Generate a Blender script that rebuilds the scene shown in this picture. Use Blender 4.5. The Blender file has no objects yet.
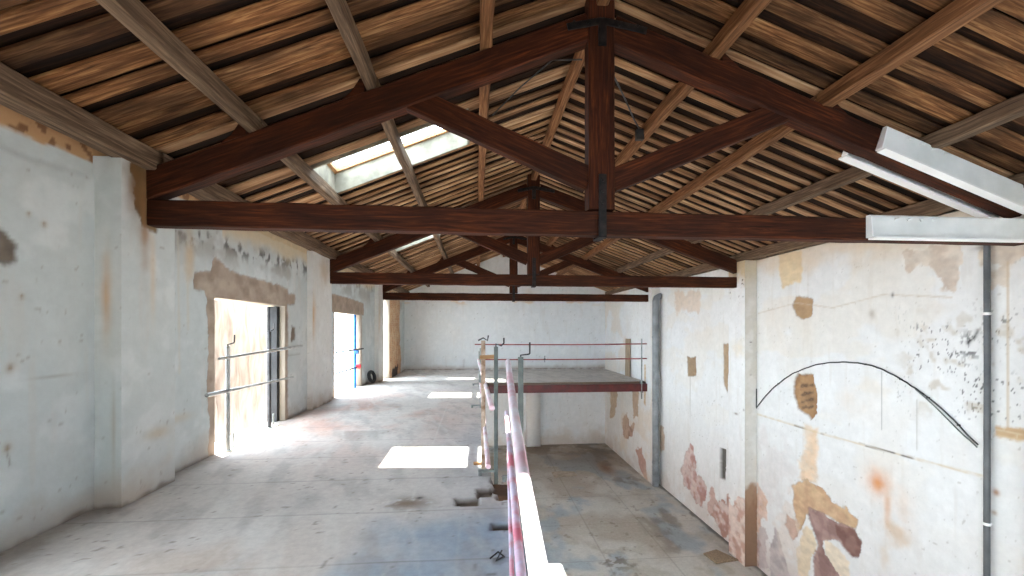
import bpy, math, random
import numpy as np
from mathutils import Vector, Matrix
random.seed(7)
RS = np.random.RandomState(11)
C = bpy.context.scene.collection

# ------------------------------------------------------------------ helpers
def lin(c):
    return tuple((x/12.92 if x <= .04045 else ((x+.055)/1.055)**2.4) for x in c)

class MB:
    """collects vertices, faces and uv and links them as one mesh object"""
    def __init__(s): s.v=[]; s.f=[]; s.uv=[]; s.k=0
    def add(s, vs, fs, uvs=None):
        o=len(s.v); s.v+= [tuple(v) for v in vs]
        for i,f in enumerate(fs):
            s.f.append([o+j for j in f])
            s.uv.append(uvs[i] if uvs else [(0,0)]*len(f))
    def box(s, a, b):
        (x0,y0,z0),(x1,y1,z1)=a,b
        v=[(x0,y0,z0),(x1,y0,z0),(x1,y1,z0),(x0,y1,z0),(x0,y0,z1),(x1,y0,z1),(x1,y1,z1),(x0,y1,z1)]
        f=[(0,3,2,1),(4,5,6,7),(0,1,5,4),(1,2,6,5),(2,3,7,6),(3,0,4,7)]
        uv=[]
        for q in f:
            p=[Vector(v[i]) for i in q]
            n=(p[1]-p[0]).cross(p[2]-p[0])
            ax=max(range(3),key=lambda i:abs(n[i]))
            ii=[i for i in range(3) if i!=ax]
            uv.append([(pp[ii[0]],pp[ii[1]]) for pp in p])
        s.add(v,f,uv)
    def beam(s, p0, p1, w, h, up=(0,0,1), ch=.012, seg=10, jit=.0, twist=0, tape=1.0):
        """chamfered timber from p0 to p1 (centre line), w across, h along up, slightly uneven, uv along the grain"""
        p0=Vector(p0);p1=Vector(p1);d=(p1-p0);L=d.length;d.normalize()
        up=Vector(up);side=d.cross(up).normalized();up=side.cross(d).normalized()
        prof=[(-w/2+ch,-h/2),(w/2-ch,-h/2),(w/2,-h/2+ch),(w/2,h/2-ch),(w/2-ch,h/2),(-w/2+ch,h/2),(-w/2,h/2-ch),(-w/2,-h/2+ch)]
        n=8; per=[0]
        for i in range(n):
            a=prof[i];b=prof[(i+1)%n];per.append(per[-1]+math.hypot(a[0]-b[0],a[1]-b[1]))
        uo=random.uniform(0,50);vo=random.uniform(0,50)
        vs=[];ox=oy=0
        for k in range(seg+1):
            t=k/seg
            if 0<k<seg and jit:
                ox=random.uniform(-jit,jit);oy=random.uniform(-jit,jit)
            else: ox=oy=0
            sc=1+(tape-1)*t
            for (a,b) in prof:
                ja=random.uniform(-jit,jit)*.5 if jit else 0
                vs.append(p0+d*(L*t)+side*(a*sc+ox+ja)+up*(b*sc+oy+ja))
        fs=[];uvs=[]
        for k in range(seg):
            for i in range(n):
                j=(i+1)%n
                fs.append((k*n+i,k*n+j,(k+1)*n+j,(k+1)*n+i))
                u0=uo+L*k/seg;u1=uo+L*(k+1)/seg
                uvs.append([(u0,vo+per[i]),(u0,vo+per[i+1]),(u1,vo+per[i+1]),(u1,vo+per[i])])
        fs.append(tuple(reversed(range(n))));uvs.append([(uo+a,vo+b) for a,b in reversed(prof)])
        fs.append(tuple(seg*n+i for i in range(n)));uvs.append([(uo+a,vo+b) for a,b in prof])
        s.add(vs,fs,uvs)
    def tube(s, pts, r, n=12, caps=True):
        pts=[Vector(p) for p in pts]
        rs=r if isinstance(r,(list,tuple)) else [r]*len(pts)
        base=len(s.v);L=0;prev=None;rings=[]
        ref=None
        for k,p in enumerate(pts):
            if k==0:d=pts[1]-p
            elif k==len(pts)-1:d=p-pts[k-1]
            else:d=(pts[k+1]-p).normalized()+(p-pts[k-1]).normalized()
            d.normalize()
            if ref is None:
                ref=Vector((0,0,1)) if abs(d.z)<.9 else Vector((1,0,0))
            a=d.cross(ref).normalized();b=a.cross(d).normalized();ref=b
            rings.append([p+a*(rs[k]*math.cos(2*math.pi*i/n))+b*(rs[k]*math.sin(2*math.pi*i/n)) for i in range(n)])
        vs=[v for r_ in rings for v in r_];fs=[];uv=[]
        for k in range(len(pts)-1):
            l=(pts[k+1]-pts[k]).length
            for i in range(n):
                j=(i+1)%n
                fs.append((k*n+i,k*n+j,(k+1)*n+j,(k+1)*n+i))
                uv.append([(L,i/n),(L,(i+1)/n),(L+l,(i+1)/n),(L+l,i/n)])
            L+=l
        if caps:
            fs.append(tuple(reversed(range(n))));uv.append([(0,0)]*n)
            m=(len(pts)-1)*n
            fs.append(tuple(m+i for i in range(n)));uv.append([(0,0)]*n)
        s.add(vs,fs,uv)
    def prism(s, poly, axis, a, b):
        """poly: 2-D outline; extruded along axis from a to b. axis 'y': poly in (x,z); 'x': (y,z); 'z': (x,y)"""
        def P(q,t):
            return {'y':(q[0],t,q[1]),'x':(t,q[0],q[1]),'z':(q[0],q[1],t)}[axis]
        n=len(poly);vs=[P(q,a) for q in poly]+[P(q,b) for q in poly]
        fs=[tuple(range(n)),tuple(reversed(range(n,2*n)))]
        uv=[[q for q in poly],[q for q in reversed(poly)]]
        for i in range(n):
            j=(i+1)%n;fs.append((i,n+i,n+j,j));uv.append([(a,i),(b,i),(b,j),(a,j)])
        s.add(vs,fs,uv)
    def build(s, name, mat, parent=None, smooth=False, loc=None):
        me=bpy.data.meshes.new(name)
        org=Vector((0,0,0))
        if parent is not None:
            q=parent
            while q is not None: org=org+q.location;q=q.parent
        else:
            xs,ys,zs=zip(*s.v);org=Vector(((min(xs)+max(xs))/2,(min(ys)+max(ys))/2,min(zs)))
        vs=[(a-org.x,b-org.y,c-org.z) for a,b,c in s.v]
        me.from_pydata(vs,[],s.f);me.update()
        ul=me.uv_layers.new(name='UVMap')
        flat=[c for f in s.uv for uv in f for c in uv]
        ul.data.foreach_set('uv',flat)
        import bmesh
        bm=bmesh.new();bm.from_mesh(me);bmesh.ops.recalc_face_normals(bm,faces=bm.faces);bm.to_mesh(me);bm.free()
        if smooth:
            for p in me.polygons:p.use_smooth=True
            try: me.set_sharp_from_angle(angle=math.radians(40))
            except Exception: pass
        o=bpy.data.objects.new(name,me);C.objects.link(o);me.materials.append(mat)
        if parent is not None: o.parent=parent
        else: o.location=org
        return o

def tag(o,label=None,cat=None,group=None,kind=None):
    if label:o['label']=label
    if cat:o['category']=cat
    if group:o['group']=group
    if kind:o['kind']=kind
    return o
def empty(name,loc):
    o=bpy.data.objects.new(name,None);C.objects.link(o);o.location=loc;o.empty_display_size=.1
    return o
def kids(o): return [c for c in o.children]
def copy_tree(o,delta=(0,0,0),parent=None):
    c=o.copy();C.objects.link(c)
    if parent is not None:c.parent=parent
    else:c.location=Vector(o.location)+Vector(delta)
    for ch in kids(o):copy_tree(ch,parent=c)
    return c

# ------------------------------------------------------------------ materials
def new_mat(name):
    m=bpy.data.materials.new(name);m.use_nodes=True
    nt=m.node_tree;b=nt.nodes['Principled BSDF'];return m,nt,b
def N(nt,t,**k):
    n=nt.nodes.new(t)
    for a,v in k.items():setattr(n,a,v)
    return n
def ramp(nt,stops):
    r=N(nt,'ShaderNodeValToRGB');e=r.color_ramp.elements
    while len(e)<len(stops):e.new(.5)
    for i,(p,c) in enumerate(stops):e[i].position=p;e[i].color=(*c,1)
    return r
def mix(nt,a,b,f,mode='MIX'):
    m=N(nt,'ShaderNodeMix',data_type='RGBA',blend_type=mode)
    for s,v in ((m.inputs[0],f),(m.inputs[6],a),(m.inputs[7],b)):
        if hasattr(v,'is_linked') or isinstance(v,bpy.types.NodeSocket):nt.links.new(v,s)
        elif isinstance(v,(int,float)):s.default_value=v
        else:s.default_value=(*v,1)
    return m.outputs[2]
def bump(nt,b,h,st=.3,dist=.01):
    n=N(nt,'ShaderNodeBump');n.inputs['Strength'].default_value=st;n.inputs['Distance'].default_value=dist
    nt.links.new(h,n.inputs['Height']);nt.links.new(n.outputs[0],b.inputs['Normal'])

def wood(name,dark,midc,light,rough=.7,island=True,spread=.5,stain=.5,gscale=1.0,tones=False):
    """grain runs along u; each island (each timber) has its own tone"""
    m,nt,b=new_mat(name)
    uv=N(nt,'ShaderNodeUVMap');mp=N(nt,'ShaderNodeMapping');mp.inputs['Scale'].default_value=(1.3*gscale,22*gscale,1)
    nt.links.new(uv.outputs[0],mp.inputs[0])
    n1=N(nt,'ShaderNodeTexNoise');n1.inputs['Scale'].default_value=1.6;n1.inputs['Detail'].default_value=6;n1.inputs['Roughness'].default_value=.62
    n1.inputs['Distortion'].default_value=.6
    nt.links.new(mp.outputs[0],n1.inputs['Vector'])
    r=ramp(nt,[(.28,dark),(.5,midc),(.74,light)])
    nt.links.new(n1.outputs[0],r.inputs[0])
    col=r.outputs[0]
    mp2=N(nt,'ShaderNodeMapping');mp2.inputs['Scale'].default_value=(.9,3,1);nt.links.new(uv.outputs[0],mp2.inputs[0])
    n2=N(nt,'ShaderNodeTexNoise');n2.inputs['Scale'].default_value=1.2;n2.inputs['Detail'].default_value=4
    nt.links.new(mp2.outputs[0],n2.inputs['Vector'])
    r2=ramp(nt,[(.38,(0,0,0)),(.62,(1,1,1))]);nt.links.new(n2.outputs[0],r2.inputs[0])
    ml=N(nt,'ShaderNodeMath',operation='MULTIPLY');ml.inputs[1].default_value=stain;nt.links.new(r2.outputs[0],ml.inputs[0])
    col=mix(nt,col,dark,ml.outputs[0])
    if island:
        g=N(nt,'ShaderNodeNewGeometry')
        r3=ramp(nt,[(0,(1-spread,)*3),(.3,(1-spread*.25,1-spread*.35,1-spread*.45)),(.55,(1,.97,.92)),(.8,(1.0,1.0,1.0)),(1,(1+spread*.5,1+spread*.55,1+spread*.65))])
        if tones:
            r3=ramp(nt,[(0,(.38,.34,.31)),(.18,(.62,.50,.40)),(.36,(.95,.86,.76)),(.55,(1.0,.90,.78)),(.75,(.80,.74,.70)),(.9,(1.28,1.24,1.2)),(1,(1.4,1.36,1.3))])
        nt.links.new(g.outputs['Random Per Island'],r3.inputs[0])
        col=mix(nt,col,r3.outputs[0],1.0,'MULTIPLY')
    nt.links.new(col,b.inputs['Base Color']);b.inputs['Roughness'].default_value=rough;b.inputs['Specular IOR Level'].default_value=.2
    bump(nt,b,n1.outputs[0],.35,.006)
    return m

def attr_mat(name,rough=.9,nscale=9,bst=.25,amount=.12,spec=.3,bd=.008):
    m,nt,b=new_mat(name)
    a=N(nt,'ShaderNodeAttribute',attribute_name='Col')
    tc=N(nt,'ShaderNodeTexCoord')
    n=N(nt,'ShaderNodeTexNoise');n.inputs['Scale'].default_value=nscale;n.inputs['Detail'].default_value=8;n.inputs['Roughness'].default_value=.7
    nt.links.new(tc.outputs['Object'],n.inputs['Vector'])
    r=ramp(nt,[(.3,(1-amount,)*3),(.7,(1+amount*.6,)*3)]);nt.links.new(n.outputs[0],r.inputs[0])
    col=mix(nt,a.outputs['Color'],r.outputs[0],1.0,'MULTIPLY')
    nt.links.new(col,b.inputs['Base Color']);b.inputs['Roughness'].default_value=rough
    b.inputs['Specular IOR Level'].default_value=spec
    bump(nt,b,n.outputs[0],bst,bd)
    return m

def simple(name,c1,c2,scale=6,rough=.6,metal=0,bst=.1,lo=.35,hi=.65,det=5,stretch=(1,1,1)):
    m,nt,b=new_mat(name)
    tc=N(nt,'ShaderNodeTexCoord');mp=N(nt,'ShaderNodeMapping');mp.inputs['Scale'].default_value=stretch
    nt.links.new(tc.outputs['Object'],mp.inputs[0])
    n=N(nt,'ShaderNodeTexNoise');n.inputs['Scale'].default_value=scale;n.inputs['Detail'].default_value=det
    nt.links.new(mp.outputs[0],n.inputs['Vector'])
    r=ramp(nt,[(lo,c1),(hi,c2)]);nt.links.new(n.outputs[0],r.inputs[0])
    nt.links.new(r.outputs[0],b.inputs['Base Color'])
    b.inputs['Roughness'].default_value=rough;b.inputs['Metallic'].default_value=metal
    if bst:bump(nt,b,n.outputs[0],bst,.004)
    return m

M={}
M['truss']=wood('dark_stained_timber',lin((.11,.048,.018)),lin((.25,.112,.045)),lin((.42,.21,.09)),.75,True,.15,.6)
M['purlin']=wood('old_grey_timber',lin((.24,.19,.155)),lin((.42,.345,.28)),lin((.60,.51,.42)),.8,True,.3,.35)
M['purlin_warm']=wood('old_tan_timber',lin((.28,.175,.105)),lin((.48,.33,.215)),lin((.67,.50,.36)),.8,True,.3,.3)
M['board']=wood('roof_board_wood',lin((.17,.105,.06)),lin((.49,.34,.215)),lin((.75,.60,.43)),.8,True,.5,.75,tones=True)
M['slat']=wood('roof_slat_wood',lin((.32,.225,.155)),lin((.68,.54,.41)),lin((.88,.77,.63)),.8,True,.5,.5,tones=True,gscale=.5)
M['deck']=wood('roof_upper_board_wood',lin((.06,.035,.02)),lin((.17,.10,.055)),lin((.30,.19,.11)),.9,True,.5,.6)
M['rawwood']=wood('raw_wood',lin((.45,.33,.22)),lin((.66,.50,.34)),lin((.80,.66,.48)),.8,False,0,.2)
M['plaster']=attr_mat('old_plaster',.92,7,.3,.07)
M['concrete']=attr_mat('dusty_concrete',.75,14,.25,.14,.35)
M['iron']=simple('black_iron',(.008,.008,.009),(.03,.025,.022),14,.55,.6)
M['pink_rail']=simple('worn_pink_white_paint',lin((.93,.90,.92)),lin((.86,.66,.70)),4,.45,0,.05,.42,.66)
M['red_rail']=simple('worn_red_paint_on_grey_tube',lin((.84,.79,.87)),lin((.82,.42,.49)),3.2,.45,0,.05,.45,.62)
M['thinred']=simple('red_painted_tube',lin((.50,.18,.18)),lin((.62,.30,.28)),5,.5)
M['redbeam']=simple('red_oxide_paint',lin((.26,.05,.043)),lin((.36,.085,.068)),5,.5)
M['galv']=simple('grey_galvanised_steel',lin((.42,.44,.43)),lin((.60,.62,.60)),9,.5,.5)
M['greenpost']=simple('grey_green_painted_post',lin((.30,.33,.32)),lin((.42,.45,.43)),8,.55)
M['rustpost']=simple('rusty_brown_post',lin((.50,.38,.28)),lin((.82,.74,.66)),9,.8,0,.2)
M['darksteel']=simple('dark_grey_steel',lin((.15,.155,.16)),lin((.27,.27,.27)),7,.6,.2)
M['framesteel']=simple('very_dark_steel',lin((.07,.07,.072)),lin((.15,.15,.15)),7,.7)
M['galvlight']=simple('bright_galvanised_steel',lin((.62,.63,.62)),lin((.78,.78,.77)),9,.45,.4)
M['blue']=simple('blue_paint',lin((.08,.32,.58)),lin((.13,.45,.72)),8,.5)
M['redknob']=simple('bright_red_plastic',lin((.75,.12,.18)),lin((.85,.2,.25)),8,.45)
M['pipe']=simple('dark_grey_pipe',lin((.27,.28,.29)),lin((.35,.36,.37)),4,.4)
M['bigpipe']=simple('grey_drain_pipe',lin((.42,.43,.44)),lin((.54,.55,.56)),3,.35)
M['white']=simple('white_clip',lin((.88,.88,.87)),lin((.95,.95,.94)),5,.5)
M['lamp']=simple('dusty_white_enamel',lin((.86,.87,.855)),lin((.93,.935,.925)),3,.45,0,.03)
M['lamprim']=simple('white_enamel_rim',lin((.92,.92,.91)),lin((.97,.97,.96)),3,.4,0,.02)
M['black']=simple('black_rubber',(.008,.008,.008),(.025,.025,.025),8,.6)
M['cable']=simple('dark_cable_sheath',(.012,.012,.012),(.05,.05,.05),6,.6)
M['curb']=simple('weathered_whitewash',lin((.44,.42,.37)),lin((.60,.575,.51)),3.5,.9,0,.2)
M['lightframe']=simple('pale_new_timber',lin((.60,.42,.25)),lin((.74,.56,.38)),6,.7,0,.1,stretch=(8,1,8))
M['aluminium']=simple('pale_metal_frame',lin((.70,.71,.72)),lin((.82,.83,.84)),5,.4,.3)
M['terracotta']=simple('terracotta_tile',lin((.66,.60,.53)),lin((.76,.70,.62)),6,.85)
M['plank']=simple('plank_brown',lin((.54,.46,.37)),lin((.68,.60,.50)),5,.85,0,.2,stretch=(6,6,.6))
M['ground']=simple('pale_dry_earth',lin((.56,.52,.48)),lin((.68,.645,.61)),.6,.95,0,.3)
M['mortar']=simple('bare_mortar',lin((.52,.45,.39)),lin((.66,.59,.52)),9,.95,0,.6)
M['roofskin']=simple('clay_roof_tile',lin((.45,.25,.17)),lin((.6,.38,.27)),4,.9)
M['outwall']=simple('pink_render',lin((.82,.66,.58)),lin((.9,.78,.7)),1.5,.9)
def glass_mat():
    m=bpy.data.materials.new('thin_glass');m.use_nodes=True;nt=m.node_tree
    for n in list(nt.nodes):
        if n.type!='OUTPUT_MATERIAL':nt.nodes.remove(n)
    out=nt.nodes['Material Output']
    t=N(nt,'ShaderNodeBsdfTransparent');t.inputs[0].default_value=(.93,.95,.95,1)
    g=N(nt,'ShaderNodeBsdfGlossy');g.inputs['Roughness'].default_value=.05
    fr=N(nt,'ShaderNodeValue');fr.outputs[0].default_value=.06
    mx=N(nt,'ShaderNodeMixShader');nt.links.new(fr.outputs[0],mx.inputs[0]);nt.links.new(t.outputs[0],mx.inputs[1]);nt.links.new(g.outputs[0],mx.inputs[2])
    nt.links.new(mx.outputs[0],out.inputs[0]);return m
M['glass']=glass_mat()
def sheet_mat():
    m=bpy.data.materials.new('translucent_cream_sheet');m.use_nodes=True;nt=m.node_tree
    for n in list(nt.nodes):
        if n.type!='OUTPUT_MATERIAL':nt.nodes.remove(n)
    out=nt.nodes['Material Output']
    tc=N(nt,'ShaderNodeTexCoord');n1=N(nt,'ShaderNodeTexNoise');n1.inputs['Scale'].default_value=3;n1.inputs['Detail'].default_value=6
    mp=N(nt,'ShaderNodeMapping');mp.inputs['Scale'].default_value=(2,3,.6);nt.links.new(tc.outputs['Object'],mp.inputs[0]);nt.links.new(mp.outputs[0],n1.inputs['Vector'])
    r=ramp(nt,[(.3,lin((.55,.505,.475))),(.6,lin((.66,.635,.61)))]);nt.links.new(n1.outputs[0],r.inputs[0])
    d=N(nt,'ShaderNodeBsdfDiffuse');t=N(nt,'ShaderNodeBsdfTranslucent')
    nt.links.new(r.outputs[0],d.inputs[0]);nt.links.new(r.outputs[0],t.inputs[0])
    mx=N(nt,'ShaderNodeMixShader');mx.inputs[0].default_value=.3
    nt.links.new(d.outputs[0],mx.inputs[1]);nt.links.new(t.outputs[0],mx.inputs[2]);nt.links.new(mx.outputs[0],out.inputs[0]);return m
M['sheet']=sheet_mat()

# ------------------------------------------------------------------ numpy noise and surface weathering
PERM=RS.rand(256,256)
def vnoise(x,y):
    xi=np.floor(x).astype(int);yi=np.floor(y).astype(int);fx=x-xi;fy=y-yi
    fx=fx*fx*(3-2*fx);fy=fy*fy*(3-2*fy)
    a=PERM[xi&255,yi&255];b=PERM[(xi+1)&255,yi&255];c=PERM[xi&255,(yi+1)&255];d=PERM[(xi+1)&255,(yi+1)&255]
    return (a*(1-fx)+b*fx)*(1-fy)+(c*(1-fx)+d*fx)*fy
def fbm(x,y,o=4,g=.5):
    s=0;a=1;t=0
    for i in range(o):
        s=s+a*vnoise(x*2**i+17.3*i,y*2**i+9.1*i);t+=a;a*=g
    return s/t
def sstep(a,b,x):
    t=np.clip((x-a)/(b-a),0,1);return t*t*(3-2*t)
def poly_sd(U,V,pts):
    """signed distance to a closed outline, negative inside"""
    n=len(pts);d=np.full(U.shape,1e9);ins=np.zeros(U.shape,bool)
    for i in range(n):
        ax,ay=pts[i];bx,by=pts[(i+1)%n]
        ex,ey=bx-ax,by-ay;L=ex*ex+ey*ey+1e-12
        t=np.clip(((U-ax)*ex+(V-ay)*ey)/L,0,1)
        d=np.minimum(d,np.hypot(U-ax-ex*t,V-ay-ey*t))
        c=((ay>V)!=(by>V))&(U<(bx-ax)*(V-ay)/((by-ay)+1e-12)+ax)
        ins^=c
    return np.where(ins,-d,d)
def line_d(U,V,pts):
    d=np.full(U.shape,1e9)
    for (ax,ay),(bx,by) in zip(pts[:-1],pts[1:]):
        ex,ey=bx-ax,by-ay;L=ex*ex+ey*ey+1e-12
        t=np.clip(((U-ax)*ex+(V-ay)*ey)/L,0,1)
        d=np.minimum(d,np.hypot(U-ax-ex*t,V-ay-ey*t))
    return d
def put(col,c,a):
    c=np.array(lin(c));col[...]=col*(1-a[...,None])+c*a[...,None]
def patch(col,dep,U,V,pts,c,c2=None,a=1.,soft=.02,jit=.04,js=6,rec=0,brick=False):
    pu=[p[0] for p in pts];pv=[p[1] for p in pts];mg=.35
    m=(U>min(pu)-mg)&(U<max(pu)+mg)&(V>min(pv)-mg)&(V<max(pv)+mg)
    if not m.any():return
    u=U[m];v=V[m]
    sd=poly_sd(u,v,pts)+(fbm(u*js,v*js,4)-.5)*2*jit+(fbm(u*21+3,v*21,3)-.5)*min(jit,.06)*1.1
    k=(1-sstep(-soft,soft,sd))*a
    cc=np.array(lin(c))[None,:].repeat(len(u),0)
    if c2 is not None:
        t=sstep(.35,.65,fbm(u*5+3,v*5+8,4));cc=cc*(1-t[:,None])+np.array(lin(c2))*t[:,None]
    cc=cc*(.82+.36*fbm(u*8+2,v*14,4))[:,None]
    if brick:
        row=np.floor(v/.075+fbm(u*2,v*2)*.8);fv=np.abs((v/.075+fbm(u*2,v*2)*.8)%1-.5)
        fu=np.abs((u/.26+(row%2)*.5)%1-.5)
        mo=np.maximum(sstep(.36,.44,fv),sstep(.44,.48,fu))
        cc=cc*(1-mo[:,None]*.75)+np.array(lin((.80,.72,.60)))*mo[:,None]*.75
    sub=col[m];sub=sub*(1-k[:,None])+cc*k[:,None];col[m]=sub
    edge=np.exp(-(sd/.012)**2)*.35*(rec>0)
    col[m]=col[m]*(1-edge[:,None]*.5)
    if rec:
        dd=dep[m];dd=dd-rec*(1-sstep(-.012,.012,sd))*(.8+.4*fbm(u*9,v*9));dep[m]=dd
def spot(col,U,V,cu,cv,ru,rv,c,a=1.,nz=.5):
    d=np.hypot((U-cu)/ru,(V-cv)/rv)
    d=d+(fbm(U*7,V*7,3)-.5)*nz
    put(col,c,np.clip(np.exp(-d*d*1.6),0,1)*a)
def streak(col,U,V,pts,w,c,a=1.,nz=.0):
    d=line_d(U,V,pts)+(fbm(U*12,V*12,3)-.5)*nz
    put(col,c,np.exp(-(d/w)**2)*a)

class Skins:
    """one mesh made of finely divided faces that carry a weathered colour"""
    def __init__(s):s.v=[];s.c=[];s.f=[];s.n=0
    def skin(s,org,eu,ev,us,vs,fn,nrm,holes=(),und=.004,zf=None):
        us=np.array(us);vs=np.array(vs);U,V=np.meshgrid(us,vs,indexing='ij')
        col=np.empty(U.shape+(3,));dep=np.zeros(U.shape)
        fn(U,V,col,dep)
        dep=dep+(fbm(U*1.3+4,V*1.3+1,3)-.5)*2*und
        # keep the outline of the sheet straight
        P=np.array(org)+U[...,None]*np.array(eu)+V[...,None]*np.array(ev)+dep[...,None]*np.array(nrm)
        if zf is not None:P[...,2]+=zf(P[...,0],P[...,1])
        nu,nv=U.shape
        idx=np.arange(nu*nv).reshape(nu,nv)+s.n
        a=idx[:-1,:-1];b=idx[1:,:-1];c=idx[1:,1:];d=idx[:-1,1:]
        keep=np.ones(a.shape,bool)
        um=(us[:-1]+us[1:])/2;vm=(vs[:-1]+vs[1:])/2
        for (u0,u1,v0,v1) in holes:
            keep&=~(((um>u0)&(um<u1))[:,None]&((vm>v0)&(vm<v1))[None,:])
        q=np.stack([a[keep],b[keep],c[keep],d[keep]],-1)
        flip=np.dot(np.cross(eu,ev),nrm)<0
        if flip:q=q[:,::-1]
        s.v.append(P.reshape(-1,3));s.c.append(col.reshape(-1,3));s.f.append(q);s.n+=nu*nv
    def box(s,a,b,c):
        (x0,y0,z0),(x1,y1,z1)=a,b
        s.hexa([(x0,y0,z0),(x1,y0,z0),(x1,y1,z0),(x0,y1,z0),(x0,y0,z1),(x1,y0,z1),(x1,y1,z1),(x0,y1,z1)],c)
    def hexa(s,v,c):
        f=np.array([(0,3,2,1),(4,5,6,7),(0,1,5,4),(1,2,6,5),(2,3,7,6),(3,0,4,7)])+s.n
        s.v.append(np.array(v,float));s.c.append(np.tile(np.array(lin(c)),(8,1)));s.f.append(f);s.n+=8
    def build(s,name,mat,parent=None):
        v=np.concatenate(s.v).astype(np.float32);c=np.concatenate(s.c);f=np.concatenate(s.f).astype(np.int32)
        me=bpy.data.meshes.new(name)
        me.vertices.add(len(v));me.vertices.foreach_set('co',v.ravel())
        me.loops.add(f.size);me.loops.foreach_set('vertex_index',f.ravel())
        me.polygons.add(len(f));me.polygons.foreach_set('loop_start',np.arange(0,f.size,4,dtype=np.int32))
        me.update(calc_edges=True);me.validate()
        at=me.color_attributes.new('Col','FLOAT_COLOR','POINT')
        at.data.foreach_set('color',np.concatenate([np.clip(c,0,1),np.ones((len(c),1))],1).astype(np.float32).ravel())
        me.materials.append(mat)
        o=bpy.data.objects.new(name,me);C.objects.link(o);tag(o,kind='structure')
        if parent is not None:o.parent=parent
        return o
def steps(a,b,k=.0028,mn=.016,mx=.08,ref=0,pins=()):
    """division that is finer close by"""
    r=[a]
    while r[-1]<b-1e-6:
        r.append(r[-1]+min(mx,max(mn,k*abs(r[-1]-ref))))
    r=np.array(r);r=r*1.0;r[-1]=b
    if len(r)>2 and r[-1]-r[-2]<1e-4:r=np.delete(r,-2)
    for p in pins:
        i=np.argmin(np.abs(r-p));r[i]=p
    return r
def lins(a,b,st,pins=()):
    r=np.linspace(a,b,max(2,int(round((b-a)/st))+1))
    for p in pins:
        i=np.argmin(np.abs(r-p));r[i]=p
    return r

# ------------------------------------------------------------------ sizes of the hall (metres)
EYE=1.65
XL=-3.42; XPL=-3.26          # long wall with the doors: wall face, pier face
XR=6.72;  XPR=6.42           # blank long wall: wall face, pier face
YB=20.5                      # end wall
ZLOW=-4.05                   # lower floor
T_Y=(4.48,9.86,15.2)         # trusses
def zfloor(y):               # the upper floor dips gently towards the end wall
    return np.interp(y,[-5,10.3,13.5,15.2,17.5,30],[0,0,-.07,-.19,-.34,-.34])
def zl(x):return 4.60+.412*x     # top of the rafters, slope over the doors
def zr(x):return 5.655-.362*x    # top of the rafters, other slope
APX=1.365

# ------------------------------------------------------------------ walls
WHITE=(.872,.872,.865)
def base_plaster(U,V,col,tone=WHITE,warm=.5):
    n=fbm(U*.7,V*.7,4);n2=fbm(U*4+5,V*4+2,4);n3=fbm(U*11,V*1.2,3)
    col[...]=np.array(lin(tone))
    put(col,(.855,.85,.835),sstep(.48,.75,n)*.4)
    put(col,(.93,.93,.925),sstep(.5,.7,n2)*.25)
    put(col,(.85,.79,.71),sstep(.55,.8,fbm(U*1.1+9,V*.6+3,4))*.35*warm)
    put(col,(.80,.775,.74),sstep(.62,.8,n3)*.25)
    # hairline pits
    put(col,(.55,.51,.46),sstep(.84,.9,fbm(U*20,V*20,2))*.4)

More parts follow.
